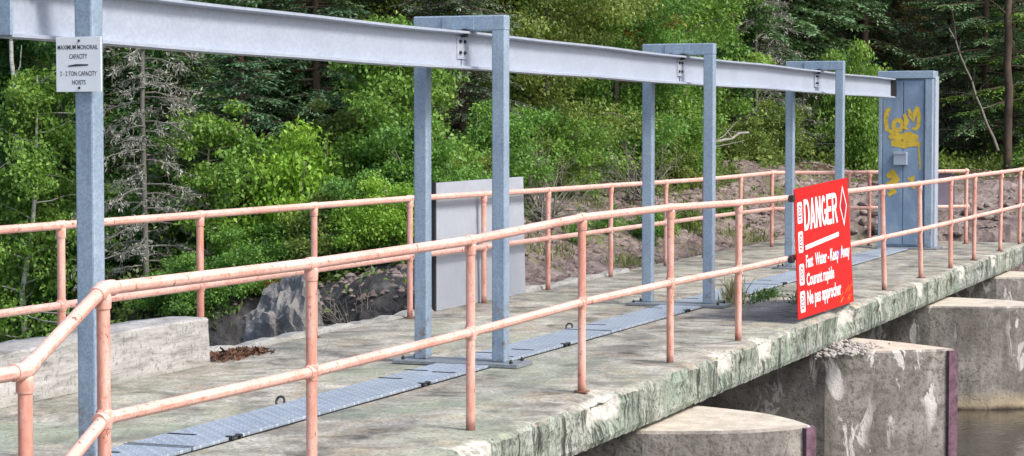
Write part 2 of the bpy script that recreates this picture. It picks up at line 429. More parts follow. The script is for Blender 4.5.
class MB:
    """collects shapes, builds ONE mesh object"""
    def __init__(s):
        s.v = []
        s.f = []
    def add(s, vs_, fs):
        k = len(s.v)
        s.v += [tuple(p) for p in vs_]
        s.f += [tuple(i + k for i in f) for f in fs]
        return s
    def box(s, lo, hi, ch=0.0):
        x0, y0, z0 = lo
        x1, y1, z1 = hi
        if ch <= 0:
            v = [(x, y, z) for z in (z0, z1) for y in (y0, y1) for x in (x0, x1)]
            return s.add(v, [(0, 2, 3, 1), (4, 5, 7, 6), (0, 1, 5, 4), (2, 6, 7, 3), (0, 4, 6, 2), (1, 3, 7, 5)])
        bm = bmesh.new()
        bmesh.ops.create_cube(bm, size=1)
        for q in bm.verts:
            q.co = Vector(((x0 + x1) / 2 + q.co.x * (x1 - x0), (y0 + y1) / 2 + q.co.y * (y1 - y0), (z0 + z1) / 2 + q.co.z * (z1 - z0)))
        bmesh.ops.bevel(bm, geom=bm.edges[:], offset=ch, segments=2, profile=0.5, affect='EDGES')
        s.bm(bm)
        return s
    def bm(s, bm):
        bm.verts.index_update()
        s.add([q.co[:] for q in bm.verts], [[q.index for q in f.verts] for f in bm.faces])
        bm.free()
        return s
    def tube(s, pts, rad, seg=10, cap=True):
        pts = [Vector(p) for p in pts]
        if isinstance(rad, (int, float)):
            rad = [rad] * len(pts)
        rings = []
        up = None
        for i, p in enumerate(pts):
            a = pts[max(i - 1, 0)]
            b = pts[min(i + 1, len(pts) - 1)]
            t = (b - a).normalized()
            if up is None:
                up = t.orthogonal().normalized()
            else:
                up = (up - t * up.dot(t)).normalized()
            sd_ = t.cross(up)
            rings.append([p + (up * math.cos(k * 2 * math.pi / seg) + sd_ * math.sin(k * 2 * math.pi / seg)) * rad[i] for k in range(seg)])
        v = [q for r in rings for q in r]
        f = []
        for i in range(len(pts) - 1):
            for k in range(seg):
                f.append((i * seg + k, i * seg + (k + 1) % seg, (i + 1) * seg + (k + 1) % seg, (i + 1) * seg + k))
        if cap:
            f.append(tuple(range(seg))[::-1])
            f.append(tuple((len(pts) - 1) * seg + k for k in range(seg)))
        return s.add(v, f)
    def prism(s, poly, z0, z1):
        n = len(poly)
        v = [(x, y, z0) for x, y in poly] + [(x, y, z1) for x, y in poly]
        f = [tuple(range(n))[::-1], tuple(range(n, 2 * n))] + [(i, (i + 1) % n, (i + 1) % n + n, i + n) for i in range(n)]
        return s.add(v, f)
    def build(s, name, mat, parent=None, smooth=False, label=None):
        me = bpy.data.meshes.new(name)
        off = Vector((0, 0, 0))
        p = parent
        while p is not None:
            off += p.location
            p = p.parent
        me.from_pydata([(x - off.x, y - off.y, z - off.z) for x, y, z in s.v], [], s.f)
        me.validate()
        me.update()
        bm = bmesh.new()
        bm.from_mesh(me)
        bmesh.ops.recalc_face_normals(bm, faces=bm.faces[:])
        bm.to_mesh(me)
        bm.free()
        me.materials.append(M[mat])
        if smooth:
            me.polygons.foreach_set('use_smooth', [True] * len(me.polygons))
            me.set_sharp_from_angle(angle=R(40))
        o = bpy.data.objects.new(name, me)
        COL.objects.link(o)
        if parent is not None:
            o.parent = parent
        if label:
            o['label'] = label
        return o

def inst(me_obj, name, loc, parent, rot=None, scale=None):
    """another object on the same mesh, world location given, parent empties only translate"""
    o = bpy.data.objects.new(name, me_obj.data)
    COL.objects.link(o)
    off = Vector((0, 0, 0))
    p = parent
    while p is not None:
        off += p.location
        p = p.parent
    o.location = Vector(loc) - off
    if rot: o.rotation_euler = rot
    if scale: o.scale = scale
    if parent is not None: o.parent = parent
    return o

def np_mesh(name, V, F, mat, tone=None, smooth=False):
    """V (n,3), F (m,k) numpy -> mesh"""
    me = bpy.data.meshes.new(name)
    V = np.asarray(V, np.float32)
    F = np.asarray(F, np.int32)
    m, k = F.shape
    me.vertices.add(len(V))
    me.vertices.foreach_set('co', V.ravel())
    me.loops.add(m * k)
    me.loops.foreach_set('vertex_index', F.ravel())
    me.polygons.add(m)
    me.polygons.foreach_set('loop_start', np.arange(0, m * k, k, dtype=np.int32))
    me.polygons.foreach_set('loop_total', np.full(m, k, np.int32))
    if tone is not None:
        at = me.attributes.new('tone', 'FLOAT', 'FACE')
        at.data.foreach_set('value', np.asarray(tone, np.float32))
    if smooth:
        me.polygons.foreach_set('use_smooth', np.ones(m, bool))
    me.update(calc_edges=True)
    me.materials.append(M[mat])
    return me

def fbm(x, y, z=0.0, s=1.0, oct_=4):
    return mnoise.fractal(Vector((x * s, y * s, z * s)), 1.0, 2.0, oct_)

def ss(a, b, x):
    t = np.clip((np.asarray(x, float) - a) / (b - a), 0, 1)
    return t * t * (3 - 2 * t)

# ------------------------------------------------------------------ terrain
DECK_Y0, DECK_Y1 = 4.30, 7.95
DECK_END = 32.2

def height(X, Y):
    X = np.asarray(X, float)
    Y = np.asarray(Y, float)
    rr = np.hypot(X, Y)
    s_ = X - (18.0 + 0.35 * (Y - 8.0))
    azd = np.degrees(np.arctan2(Y, np.maximum(X, 0.1)))
    bank = -0.05 + (0.40 * np.clip(Y - 8.3, 0, 2.1) + 0.09 * np.clip(Y - 10.4, 0, 12)) * ss(17, 23, X) * (1 - 1.2 * ss(21.5, 27, azd)) + (0.19 * np.clip(X - 32, 0, 4) + 0.02 * np.clip(X - 36, 0, 20)) * ss(11.5, 8.5, Y)
    bank = bank + 11.0 * ss(46, 95, rr) + 0.0
    far_side = -3.2 + (bank + 3.2) * ss(0.2, 2.1, s_ + 0.25 * np.sin(Y * 2.1) + 0.15 * np.sin(Y * 5.3 + X))
    near_side = -3.2 + (bank + 3.2) * ss(31.2, 33.4, X)
    mixy = ss(7.55, 7.9, Y)
    z = near_side * (1 - mixy) + far_side * mixy
    shore = ss(6.8, 4.2, X) * ss(-9, -3, Y)                 # bank the photographer stands on
    z = z * (1 - shore) + (-0.30) * shore
    other = ss(-28, -44, Y)
    z = z * (1 - other) + 2.5 * other
    und = 0.07 * np.sin(X * 1.7 + 0.6 * Y) * np.sin(Y * 1.3 - 0.4 * X) + 0.05 * np.sin(X * 4.1 + 1.0) * np.sin(Y * 3.7)
    return z + und * (ss(8.1, 9.5, Y) + ss(32.3, 34, X)).clip(0, 1)

def forest_mask(X, Y):
    rr = np.hypot(X, Y)
    az = np.degrees(np.arctan2(Y, X))
    edge = 27 + 11 * ss(24, 14, az)
    return ss(edge - 1.5, edge + 2, rr)

def build_ground():
    def axis(lo, f0, f1, hi, st):
        a = list(np.arange(f0, f1, st))
        k, x, d = [], f0, st
        while x > lo:
            d = min(d * 1.35, 14)
            x -= d
            k.append(x)
        b, x, d = [], f1, st
        while x < hi:
            d = min(d * 1.25, 14)
            b.append(x)
            x += d
        return np.array(sorted(k) + a + b + [hi])
    xs = axis(-300, 4, 50, 420, 0.25)
    ys = axis(-320, 4, 26, 360, 0.25)
    X, Y = np.meshgrid(xs, ys, indexing='ij')
    Z = height(X, Y)
    jit = np.random.default_rng(3).normal(0, 0.018, Z.shape)
    Z = Z + jit * ((Y > 8.1) | (X > 32.5))
    V = np.stack([X, Y, Z], -1).reshape(-1, 3)
    ni, nj = len(xs), len(ys)
    I, J = np.meshgrid(np.arange(ni - 1), np.arange(nj - 1), indexing='ij')
    a = (I * nj + J).ravel()
    F = np.stack([a, a + nj, a + nj + 1, a + 1], -1)
    me = np_mesh('ground', V, F, 'ground', smooth=True)
    at = me.attributes.new('forest', 'FLOAT', 'POINT')
    at.data.foreach_set('value', forest_mask(X, Y).ravel().astype(np.float32))
    o = bpy.data.objects.new('ground', me)
    COL.objects.link(o)
    at = me.attributes.new('gorge', 'FLOAT', 'POINT')
    at.data.foreach_set('value', (np.maximum(ss(0.0, -0.5, Z), ss(20.5, 23.0, np.degrees(np.arctan2(Y, np.maximum(X, 0.1))))) * (Y > 7.9)).ravel().astype(np.float32))
    tagp(o, kind='structure')
    m = MB()
    m.add([(-60, -60, -1.5), (33.4, -60, -1.5), (33.4, 5.75, -1.5), (-60, 5.75, -1.5)], [(0, 1, 2, 3)])
    w = m.build('water', 'water')
    tagp(w, kind='structure')

build_ground()

# ------------------------------------------------------------------ the concrete walkway and its piers
def build_deck():
    xs = np.arange(7.2, DECK_END + 0.01, 0.035)
    # (centre x, half width, bite into the edge, drop of the lip)
    spalls = [(12.75, 0.36, 0.10, 0.085), (15.55, 0.22, 0.07, 0.06), (16.75, 0.26, 0.07, 0.07), (17.6, 0.10, 0.03, 0.03),
              (19.75, 0.42, 0.11, 0.16), (21.4, 0.12, 0.04, 0.04), (23.6, 0.2, 0.05, 0.05), (26.4, 0.25, 0.05, 0.05), (10.6, 0.22, 0.06, 0.05), (9.1, 0.3, 0.06, 0.06), (29.0, 0.3, 0.05, 0.05)]
    rows = []
    prof = [(0.42, 0.0), (0.24, 0.0), (0.13, 0.0), (0.065, 0.0), (0.025, -0.006), (0.0, -0.03), (-0.004, -0.075), (0.0, -0.13), (0.0, -0.19), (0.0, -0.25), (0.012, -0.29), (0.30, -0.30)]
    spv = []
    verts = []
    for x in xs:
        sp = 0.0
        dr = 0.0
        for cx, hw, bite, drop in spalls:
            t = abs(x - cx) / (hw * (1 + 0.35 * fbm(x, cx, 0, 9, 3)))
            if t < 1:
                k = min(1, (1 - t * t) * 1.7)
                sp = max(sp, bite * k)
                dr = max(dr, drop * k)
        for j, (py, pz) in enumerate(prof):
            n1 = fbm(x, j * 0.35, 1.0, 4.5, 4)
            n2 = fbm(x, j * 0.35, 7.0, 15, 3)
            y = DECK_Y0 + py + 0.006 * n1 * (j < 10)
            z = pz
            edge = 1.0 if 2 <= j <= 8 else 0.0
            y += edge * (0.010 * n1 + 0.006 * n2)
            if 4 <= j <= 10:
                z += 0.008 * n2
            s_here = 0.0
            if sp > 0 and j in (2, 3, 4, 5, 6, 7, 8):
                wz = {2: 0.35, 3: 0.75, 4: 1, 5: 1, 6: 0.8, 7: 0.5, 8: 0.15}[j]
                zlim = -dr
                if j <= 5:
                    z = min(z, zlim * wz + 0.012 * n2)
                y = max(y, DECK_Y0 + py) + sp * wz * (0.4 if j <= 3 else 1) * (1 + 0.5 * n2)
                s_here = wz * min(1, sp / 0.045)
            verts.append((x, y, z))
            spv.append(s_here)
    m = MB()
    nj = len(prof)
    for i in range(len(xs) - 1):
        for j in range(nj - 1):
            a = i * nj + j
            m.f.append((a, a + 1, a + nj + 1, a + nj))
    m.v = verts
    k = len(verts)
    x0, x1 = float(xs[0]), float(xs[-1])
    # rest of the slab: top, bottom, far face with a slight lip, ends
    ys = [DECK_Y0 + 0.42, 5.55, 6.25, 7.0, 7.80, DECK_Y1]
    xg = np.linspace(x0, x1, 110)
    idx = {}
    for i, x in enumerate(xg):
        for j, y in enumerate(ys):
            idx[i, j] = len(m.v)
            m.v.append((float(x), y + (0.02 * fbm(float(x), 3, 0, 2.5) if j == 5 else 0), 0.0 + (0.004 * fbm(float(x), y, 2, 0.9) if 0 < j < 5 else 0)))
    for i in range(len(xg) - 1):
        for j in range(len(ys) - 1):
            m.f.append((idx[i, j], idx[i + 1, j], idx[i + 1, j + 1], idx[i, j + 1]))
    b = len(m.v)
    m.v += [(x0, DECK_Y0 + 0.30, -0.30), (x1, DECK_Y0 + 0.30, -0.30), (x1, DECK_Y1, -0.30), (x0, DECK_Y1, -0.30),
            (x0, DECK_Y1, 0.0), (x1, DECK_Y1, 0.0), (x0, DECK_Y0, 0.0), (x1, DECK_Y0, 0.0), (x0, DECK_Y0, -0.30), (x1, DECK_Y0, -0.30)]
    m.f += [(b, b + 3, b + 2, b + 1), (b + 3, b + 4, b + 5, b + 2), (b + 1, b + 2, b + 5, b + 7, b + 9), (b, b + 8, b + 6, b + 4, b + 3)]
    me = bpy.data.meshes.new('deck_slab')
    me.from_pydata(m.v, [], m.f)
    me.update()
    bm = bmesh.new()
    bm.from_mesh(me)
    bmesh.ops.recalc_face_normals(bm, faces=bm.faces[:])
    bm.to_mesh(me)
    bm.free()
    # make the walking surface point up
    at = me.attributes.new('spall', 'FLOAT', 'POINT')
    vals = np.zeros(len(me.vertices), np.float32)
    vals[:len(spv)] = spv
    at.data.foreach_set('value', vals)
    me.materials.append(M['deck'])
    root = empty('dam_walkway', (20, 6.1, -0.3), 'weathered concrete dam walkway slab with chipped mossy edge under the railings', 'walkway')
    o = bpy.data.objects.new('deck_slab', me)
    COL.objects.link(o)
    o.parent = root
    o.location = (-20, -6.1, 0.3)
    # raised, ragged lip along the far edge beyond the parapet block
    m = MB()
    xs2 = np.arange(13.55, 24.0, 0.09)
    vv = []
    for x in xs2:
        n = fbm(float(x), 5, 0, 3.5)
        hgt = max(0.006, 0.035 + 0.03 * n)
        y0 = 7.80 + 0.03 * fbm(float(x), 9, 0, 4)
        vv += [(x, y0, 0.001), (x, y0 + 0.03, hgt), (x, 7.94, hgt * 0.9), (x, 7.955, 0.001)]
    for i in range(len(xs2) - 1):
        for j in range(3):
            a = i * 4 + j
            m.f.append((a, a + 1, a + 5, a + 4))
    m.v = vv
    m.build('edge_lip', 'board', root)
    # wider landing on the near shore, joined to the slab
    ap = MB()
    ap.prism([(0.2, 8.3), (0.2, 4.2), (7.195, 4.2), (7.195, 8.3)], -0.6, -0.25)
    ap.build('landing_slab', 'deck', root)

build_deck()

def build_pier(cx, label, bulge, hw=0.70, tip=3.33, ybase=4.32):
    root = empty('dam_pier', (cx, 5.6, -3.2), label, 'pier', 'concrete piers under the dam walkway')
    left, right = [], []
    N = 14
    for i in range(N + 1):
        t = i / N
        bx = bulge * math.sin(math.pi * t)
        left.append((cx - hw * (1 - t) - bx * 0.6, ybase - (ybase - tip) * t - bx * 0.55))
        right.append((cx + hw * (1 - t) + bx * 0.6, ybase - (ybase - tip) * t - bx * 0.55))
    poly = [(cx - hw, 7.6), (cx - hw, 6.2), (cx - hw, 5.2)] + left + right[::-1][1:] + [(cx + hw, 5.2), (cx + hw, 6.2), (cx + hw, 7.6)]
    zs = [-3.2, -2.2, -1.7, -1.5, -1.3, -1.1, -0.9, -0.7, -0.5, -0.4, -0.345, -0.325]
    n = len(poly)
    m = MB()
    for k, z in enumerate(zs):
        ins = 0.022 if k == len(zs) - 1 else 0
        for i, (x, y) in enumerate(poly):
            nn = 0.012 * fbm(x, y, z, 3.0, 3)
            d = Vector((x - cx, y - 5.2, 0))
            d = d.normalized() if d.length > 0 else d
            m.v.append((x + d.x * (nn - ins), y + d.y * (nn - ins), z))
    for k in range(len(zs) - 1):
        for i in range(n):
            j = (i + 1) % n
            m.f.append((k * n + i, k * n + j, (k + 1) * n + j, (k + 1) * n + i))
    top = (len(zs) - 1) * n
    m.f.append(tuple(top + i for i in range(n)))
    m.build('pier_body', 'pier', root)
    # steel armour on the nose: a folded strip
    s1 = Vector((left[-2][0] - left[-1][0], left[-2][1] - left[-1][1]))
    s1 = s1.normalized() * 0.10
    T = Vector((cx, tip - 0.03))
    s2 = Vector((-s1.x, s1.y))
    A = T + s1 + Vector((-0.012, -0.012))
    B = T + s2 + Vector((0.012, -0.012))
    q = MB()
    q.prism([(A.x, A.y), (T.x, T.y), (B.x, B.y), (B.x - 0.03, B.y + 0.04), (T.x, T.y + 0.05), (A.x + 0.03, A.y + 0.04)], -3.2, -0.34)
    q.build('steel_nosing', 'purple_steel', root)
    return root

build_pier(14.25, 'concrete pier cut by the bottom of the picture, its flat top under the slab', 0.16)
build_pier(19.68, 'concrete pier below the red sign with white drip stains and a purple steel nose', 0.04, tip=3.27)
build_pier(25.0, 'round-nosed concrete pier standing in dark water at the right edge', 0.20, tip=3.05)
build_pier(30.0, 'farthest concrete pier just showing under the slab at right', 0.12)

# timber stop logs closing the bays
for a, b, nm in ((14.97, 18.96, 'middle'), (20.40, 24.28, 'third'), (25.72, 29.28, 'farthest')):
    g = empty('stop_log_gate', ((a + b) / 2, 5.9, -3.2), f'dark timber stop logs closing the {nm} bay under the walkway', 'gate', 'timber gates between the piers')
    for k in range(9):
        z = -3.2 + k * 0.30
        MB().box((a, 5.78 + 0.01 * (k % 2), z + 0.006), (b, 6.02, z + 0.294), 0.012).build('stop_log', 'old_timber', g)

# rubble heap where the slab edge broke on to the pier
def rubble():
    rg = random.Random(5)
    m = MB()
    for k in range(420):
        x = 19.15 + rg.gauss(0, 0.28)
        y = 4.20 + rg.gauss(0, 0.10) - 0.05
        r = rg.uniform(0.006, 0.028)
        hgt = max(0, 0.09 - 0.16 * math.hypot((x - 19.15), (y - 4.2) * 2)) * rg.random()
        bm = bmesh.new()
        bmesh.ops.create_icosphere(bm, subdivisions=1, radius=r)
        for q in bm.verts:
            q.co *= rg.uniform(0.65, 1.25)
            q.co.z *= 0.7
            q.co += Vector((x, y, -0.325 + hgt + r * 0.35))
        m.bm(bm)
    o = m.build('rubble_heap', 'rubble')
    tagp(o, 'loose heap of broken pale concrete on the pier top below the red sign', 'rubble', kind='stuff')
rubble()

# pale board-formed parapet block at the far left edge
def parapet():
    root = empty('concrete_parapet', (11.4, 7.72, 0), 'low pale board-marked concrete block below the railing at left', 'parapet')
    m = MB()
    xs = np.arange(8.0, 13.46, 0.06)
    prof = [(7.93, 0.002), (7.93, 0.30), (7.90, 0.335), (7.75, 0.335), (7.575, 0.332), (7.563, 0.322), (7.558, 0.25), (7.557, 0.19), (7.554, 0.12), (7.55, 0.06), (7.545, 0.002)]
    for x in xs:
        for j, (y, z) in enumerate(prof):
            n1 = fbm(float(x), j * 0.6, 3, 2.2, 4)
            n2 = fbm(float(x), j * 0.25, 5, 5, 3)
            m.v.append((float(x), y + (0.008 * n1 + 0.004 * n2) * (j > 0), z + (0.008 * n1 + 0.004 * n2 + 0.008 * math.sin(x * 1.1)) * (1 <= j <= 5)))
    nj = len(prof)
    for i in range(len(xs) - 1):
        for j in range(nj - 1):
            a = i * nj + j
            m.f.append((a, a + 1, a + nj + 1, a + nj))
    e = (len(xs) - 1) * nj
    m.f.append(tuple(range(nj)))
    m.f.append(tuple(e + j for j in range(nj)))
    m.build('block_body', 'board', root)
parapet()

# ------------------------------------------------------------------ salmon pipe railings
PIPE = 0.0275
def ring_collar(m, c, axis, r=0.039, h=0.06):
    ax = Vector(axis).normalized()
    c = Vector(c)
    m.tube([c - ax * h / 2, c - ax * h * 0.36, c + ax * h * 0.36, c + ax * h / 2], [r * 0.92, r, r, r * 0.92], 12)

def ball(m, c, r):
    bm = bmesh.new()
    bmesh.ops.create_uvsphere(bm, u_segments=12, v_segments=8, radius=r)
    for q in bm.verts:
        q.co += Vector(c)
    m.bm(bm)

def railing(posts, label, group=None, skip_post=(), base_z=0.0, lean=None, mid_ratio=0.515, bows=()):
    """posts: list of (x, y, rail height, base z)"""
    o0 = posts[len(posts) // 2]
    root = empty('pipe_railing', (o0[0], o0[1], 0), label, 'railing', group)
    tops, mids = [], []
    for i, (x, y, h, bz) in enumerate(posts):
        lx, ly = (lean or {}).get(i, (0, 0))
        T = Vector((x + lx, y + ly, h))
        B = Vector((x, y, bz))
        Mid = Vector((x, y, 0 if bz > 0 else bz)).lerp(Vector((x + lx, y + ly, h)), 0.515)
        tops.append(T)
        mids.append(Mid)
        if i in skip_post:
            continue
        p = MB().tube([B - Vector((0, 0, 0.03)) * (bz == 0), T - Vector((0, 0, 0.015))], PIPE * 0.97, 14).build('post', 'salmon', root, True)
        c = MB()
        ax = (T - B).normalized()
        ring_collar(c, T - ax * 0.05, ax, 0.0335, 0.06)
        nxt = posts[min(i + 1, len(posts) - 1)]
        prv = posts[max(i - 1, 0)]
        da = Vector((nxt[0] - prv[0], nxt[1] - prv[1], nxt[2] - prv[2]))
        if 0 < i < len(posts) - 1:
            d1 = (Vector(posts[i][:3]) - Vector(prv[:3])).normalized()
            d2 = (Vector(nxt[:3]) - Vector(posts[i][:3])).normalized()
            if d1.dot(d2) > 0.98:
                ring_collar(c, T, da, 0.0325, 0.09)
            else:
                c.tube([T - d1 * 0.07, T - d1 * 0.012, T + d2 * 0.012, T + d2 * 0.07], 0.0335, 12)
        else:
            ball(c, T, 0.04)
        cl = c.build('tee_fitting', 'salmon', p, True)
        c2 = MB()
        ring_collar(c2, Mid, da if da.length else (1, 0, 0), 0.0335, 0.085)
        ring_collar(c2, Mid, ax, 0.0335, 0.075)
        c2.build('cross_fitting', 'salmon', p, True)
        f = MB().tube([B + Vector((0, 0, 0.003)), B + Vector((0, 0, 0.011))], 0.052, 14).build('base_flange', 'salmon', p, True) if bz == 0 and rnd.random() < 0.25 else None
    def bowed(pts, zoff=0.0):
        out = []
        for a, b in zip(pts[:-1], pts[1:]):
            for t in (0.0, 0.25, 0.5, 0.75):
                q = a.lerp(b, t)
                out.append(q)
        out.append(pts[-1])
        return out
    MB().tube(bowed(tops), PIPE, 14).build('top_rail', 'salmon', root, True)
    MB().tube(bowed(mids), PIPE * 0.95, 14).build('mid_rail', 'salmon', root, True)
    return root

NEAR_Y = 4.47
near = [(1.1, 4.40, 0.82, -0.25), (2.9, 4.42, 0.82, -0.25), (4.75, 4.42, 0.82, -0.25), (6.54, 4.43, 0.82, -0.25), (7.26, 4.55, 1.065, 0), (9.03, 4.52, 1.06, 0), (11.06, 4.54, 1.07, 0), (12.92, 4.53, 1.125, 0), (14.80, 4.51, 1.125, 0),
        (16.57, 4.48, 1.10, 0), (18.42, 4.47, 1.09, 0), (20.36, 4.45, 1.085, 0), (22.27, 4.44, 1.08, 0), (24.20, 4.41, 1.075, 0), (26.05, 4.39, 1.08, 0), (27.7, 4.37, 1.09, 0), (29.9, 4.36, 1.09, 0), (31.8, 4.36, 1.09, 0), (33.6, 4.36, 1.10, 0.06)]
railing(near, 'long salmon pipe railing along the near edge, running behind the red sign', skip_post=(10,), lean={12: (-0.17, 0.0), 13: (-0.16, 0), 14: (-0.05, 0), 16: (0.03, 0)})
FAR_Y = 7.73
far = [(8.2, 7.72, 1.07, 0.3), (10.0, 7.72, 1.07, 0.3), (11.82, 7.72, 1.07, 0.3), (13.62, 7.715, 1.07, 0.0), (15.52, 7.74, 1.07, 0), (17.43, 7.74, 1.07, 0), (19.2, 7.74, 1.06, 0), (21.0, 7.74, 1.05, 0),
       (23.07, 7.74, 1.045, 0), (25.2, 7.74, 1.035, 0), (26.9, 7.74, 1.03, 0), (28.5, 7.68, 1.04, 0), (29.76, 7.56, 1.06, 0), (30.45, 6.6, 1.06, 0), (30.6, 6.33, 1.06, 0), (31.56, 5.1, 1.07, 0)]
railing(far, 'long salmon pipe railing along the far forest side, turning across at the far end', lean={15: (0, 0)})

# ------------------------------------------------------------------ monorail frames
PW = 0.10
FRAME_X = [8.79, 14.15, 19.55, 25.20]
Y_L, Y_R = 6.18, 5.575
FTOP = 2.50

def bolt_mesh(r=0.017, h=0.02):
    m = MB()
    m.tube([(0, 0, 0), (0, 0, h)], r, 6)
    m.tube([(0, 0, h), (0, 0, h + 0.014)], r * 0.5, 8)
    o = m.build('bolt_template', 'black_iron')
    return o
BOLT = bolt_mesh()

def monorail_frame(x, label):
    root = empty('monorail_frame', (x, (Y_L + Y_R) / 2, 0), label, 'steel frame', 'steel portal frames holding the monorail')
    h = PW / 2
    for y in (Y_L, Y_R):
        p = MB().box((x - h, y - h, 0.030), (x + h, y + h, FTOP - 0.103), 0.010).build('post', 'galvanised_post', root)
        # welded seam collar at the foot
        MB().tube([(x, y, 0.030), (x, y, 0.038)], 0.058, 4).build('foot_weld', 'galvanised_post', p)
    MB().box((x - h - 0.002, Y_R - h - 0.002, FTOP - 0.11), (x + h + 0.002, Y_L + h + 0.002, FTOP), 0.010).build('crossbeam', 'galvanised_post', root)
    MB().box((x - h - 0.012, 5.76, FTOP - 0.098), (x - h - 0.003, 6.0, FTOP - 0.012)).build('stiffener_plate', 'galvanised_post', root)
    MB().box((x - 0.17, Y_R - 0.19, 0.004), (x + 0.15, Y_L + 0.17, 0.030), 0.003).build('base_plate', 'weathered_plate', root)
    for (bx, by) in ((-0.11, Y_R - 0.12), (0.11, Y_R - 0.12), (-0.11, Y_L + 0.11), (0.11, Y_L + 0.11)):
        inst(BOLT, 'anchor_bolt', (x + bx, by, 0.030), root, scale=(0.8, 0.8, 0.8))
    # hanger clips between crossbeam and the monorail flange
    for dy in (-0.045, 0.075):
        MB().box((x - h - 0.035, 5.865 + dy - 0.018, 2.345), (x - h - 0.003, 5.865 + dy + 0.018, 2.405)).build('hanger_clip', 'black_iron', root)
    return root
labels = ['nearest blue-grey steel frame, its post carrying the white notice', 'second blue-grey steel frame from the left in front of the grey sheet',
          'third blue-grey steel frame with weeds at its foot', 'fourth blue-grey steel frame standing just behind the red sign']
for x, l in zip(FRAME_X, labels):
    monorail_frame(x, l)

# the monorail itself
def monorail():
    x0, x1 = 8.47, 29.72
    yc = 5.865
    root = empty('monorail_beam', (19, yc, 2.12), 'long pale grey steel monorail beam running along under the frames', 'beam')
    prof_w = 0.075
    zb, zt = 2.12, 2.385
    tf = 0.016
    m = MB()
    prof = [(-prof_w, zb), (prof_w, zb), (prof_w, zb + tf), (0.008, zb + tf + 0.008), (0.008, zt - tf - 0.008), (prof_w, zt - tf), (prof_w, zt), (-prof_w, zt), (-prof_w, zt - tf), (-0.008, zt - tf - 0.008), (-0.008, zb + tf + 0.008), (-prof_w, zb + tf)]
    xs = np.arange(x0, x1 + 0.01, (x1 - x0) / 60)
    n = len(prof)
    for x in xs:
        dz = 0.006 * math.sin(x * 0.9) + 0.004 * math.sin(x * 2.3)
        for y, z in prof:
            m.v.append((float(x), yc + y + 0.004 * math.sin(x * 1.3), z + dz * 0.6))
    for i in range(len(xs) - 1):
        for j in range(n):
            k = (j + 1) % n
            m.f.append((i * n + j, i * n + k, (i + 1) * n + k, (i + 1) * n + j))
    m.f.append(tuple(range(n)))
    m.f.append(tuple((len(xs) - 1) * n + j for j in range(n)))
    m.build('beam', 'galvanised_beam', root)
    for xe, mt in ((x0 - 0.012, 'galvanised_post'), (x1 + 0.012, 'black_iron')):
        MB().box((xe - 0.011, yc - 0.085, zb + 0.012), (xe + 0.010, yc + 0.085, zt - 0.012), 0.003).build('end_stop', mt, root)
    for fx in FRAME_X[1:]:
        for dx in (-0.0,):
            xx = fx - 0.06
            sp = MB().box((xx - 0.085, yc - 0.0185, zb + 0.07), (xx + 0.085, yc - 0.0095, zt - 0.03), 0.002).build('splice_plate', 'galvanised_beam', root)
            MB().box((xx - 0.004, yc - 0.0125, zb + 0.026), (xx + 0.004, yc - 0.0083, zb + 0.072)).build('joint_gap', 'slot_black', root)
            for ix in (-0.042, 0.042):
                for iz in (0.115, 0.195):
                    b = inst(BOLT, 'bolt', (xx + ix, yc - 0.0185, zb + iz), sp, rot=(R(90), 0, 0), scale=(0.8, 0.8, 0.5))
monorail()

# hatch covers over the stop-log slots
RING = None
def hatch(xa, xb, label, slots, latches, rings):
    root = empty('hatch_cover', ((xa + xb) / 2, 5.90, 0), label, 'hatch cover', 'tread plate covers along the walkway')
    y0, y1 = 5.60, 6.00
    MB().box((xa, y0, 0.003), (xb, y1, 0.022), 0.003).build('tread_plate', 'tread', root)
    MB().box((xa - 0.012, y0 - 0.014, 0.0012), (xb + 0.012, y1 + 0.014, 0.0026)).build('seating_gap', 'slot_black', root)
    for sx, sy in slots:
        MB().box((sx - 0.016, sy - 0.085, 0.0222), (sx + 0.016, sy + 0.085, 0.0245)).build('handle_slot', 'slot_black', root)
    for lx in latches:
        l = MB()
        l.tube([(lx - 0.065, y0 - 0.004, 0.02), (lx + 0.065, y0 - 0.004, 0.02)], 0.007, 8)
        l.box((lx - 0.06, y0 - 0.02, 0.005), (lx - 0.035, y0 + 0.025, 0.029), 0.004)
        l.box((lx + 0.035, y0 - 0.02, 0.005), (lx + 0.06, y0 + 0.018, 0.027), 0.004)
        l.build('latch', 'black_iron', root)
    for rx in rings:
        pts = [(rx + 0.028 * math.sin(a) * 0.4, y1 + 0.02 + 0.028 * math.cos(a), 0.03 + 0.028 * math.sin(a)) for a in np.linspace(0, 2 * math.pi, 15)]
        MB().tube(pts, 0.008, 6, False).build('lifting_ring', 'black_iron', root, True)
    for e in (xa + 0.01, xb - 0.01):
        MB().box((e - 0.008, y0, 0.0223), (e + 0.008, y1, 0.027)).build('end_strip', 'weathered_plate', root)
hatch(8.92, 9.78, 'short tread plate hatch cover at the bottom left corner', [(9.5, 5.95)], [], [])
hatch(9.80, 13.98, 'long blue-grey tread plate hatch cover in the foreground, ring at its edge', [(10.2, 5.90), (13.0, 5.92), (13.45, 5.72), (13.5, 5.95)], [10.25, 12.85], [11.6])
hatch(14.32, 16.70, 'tread plate hatch cover just beyond the second frame', [(14.75, 5.93), (15.05, 5.75), (14.55, 5.72)], [15.6], [])
hatch(16.72, 19.38, 'tread plate hatch cover running up to the third frame', [(17.2, 5.9), (19.0, 5.95)], [18.9], [16.85])
hatch(19.72, 22.30, 'tread plate hatch cover beyond the third frame behind the weeds', [(20.2, 5.95), (21.9, 5.95)], [20.4], [])
hatch(22.32, 25.02, 'tread plate hatch cover partly behind the red sign', [(22.9, 5.9), (24.6, 5.95)], [22.6], [])
hatch(25.38, 27.70, 'tread plate hatch cover just right of the red sign', [(26.0, 5.9)], [25.8], [])
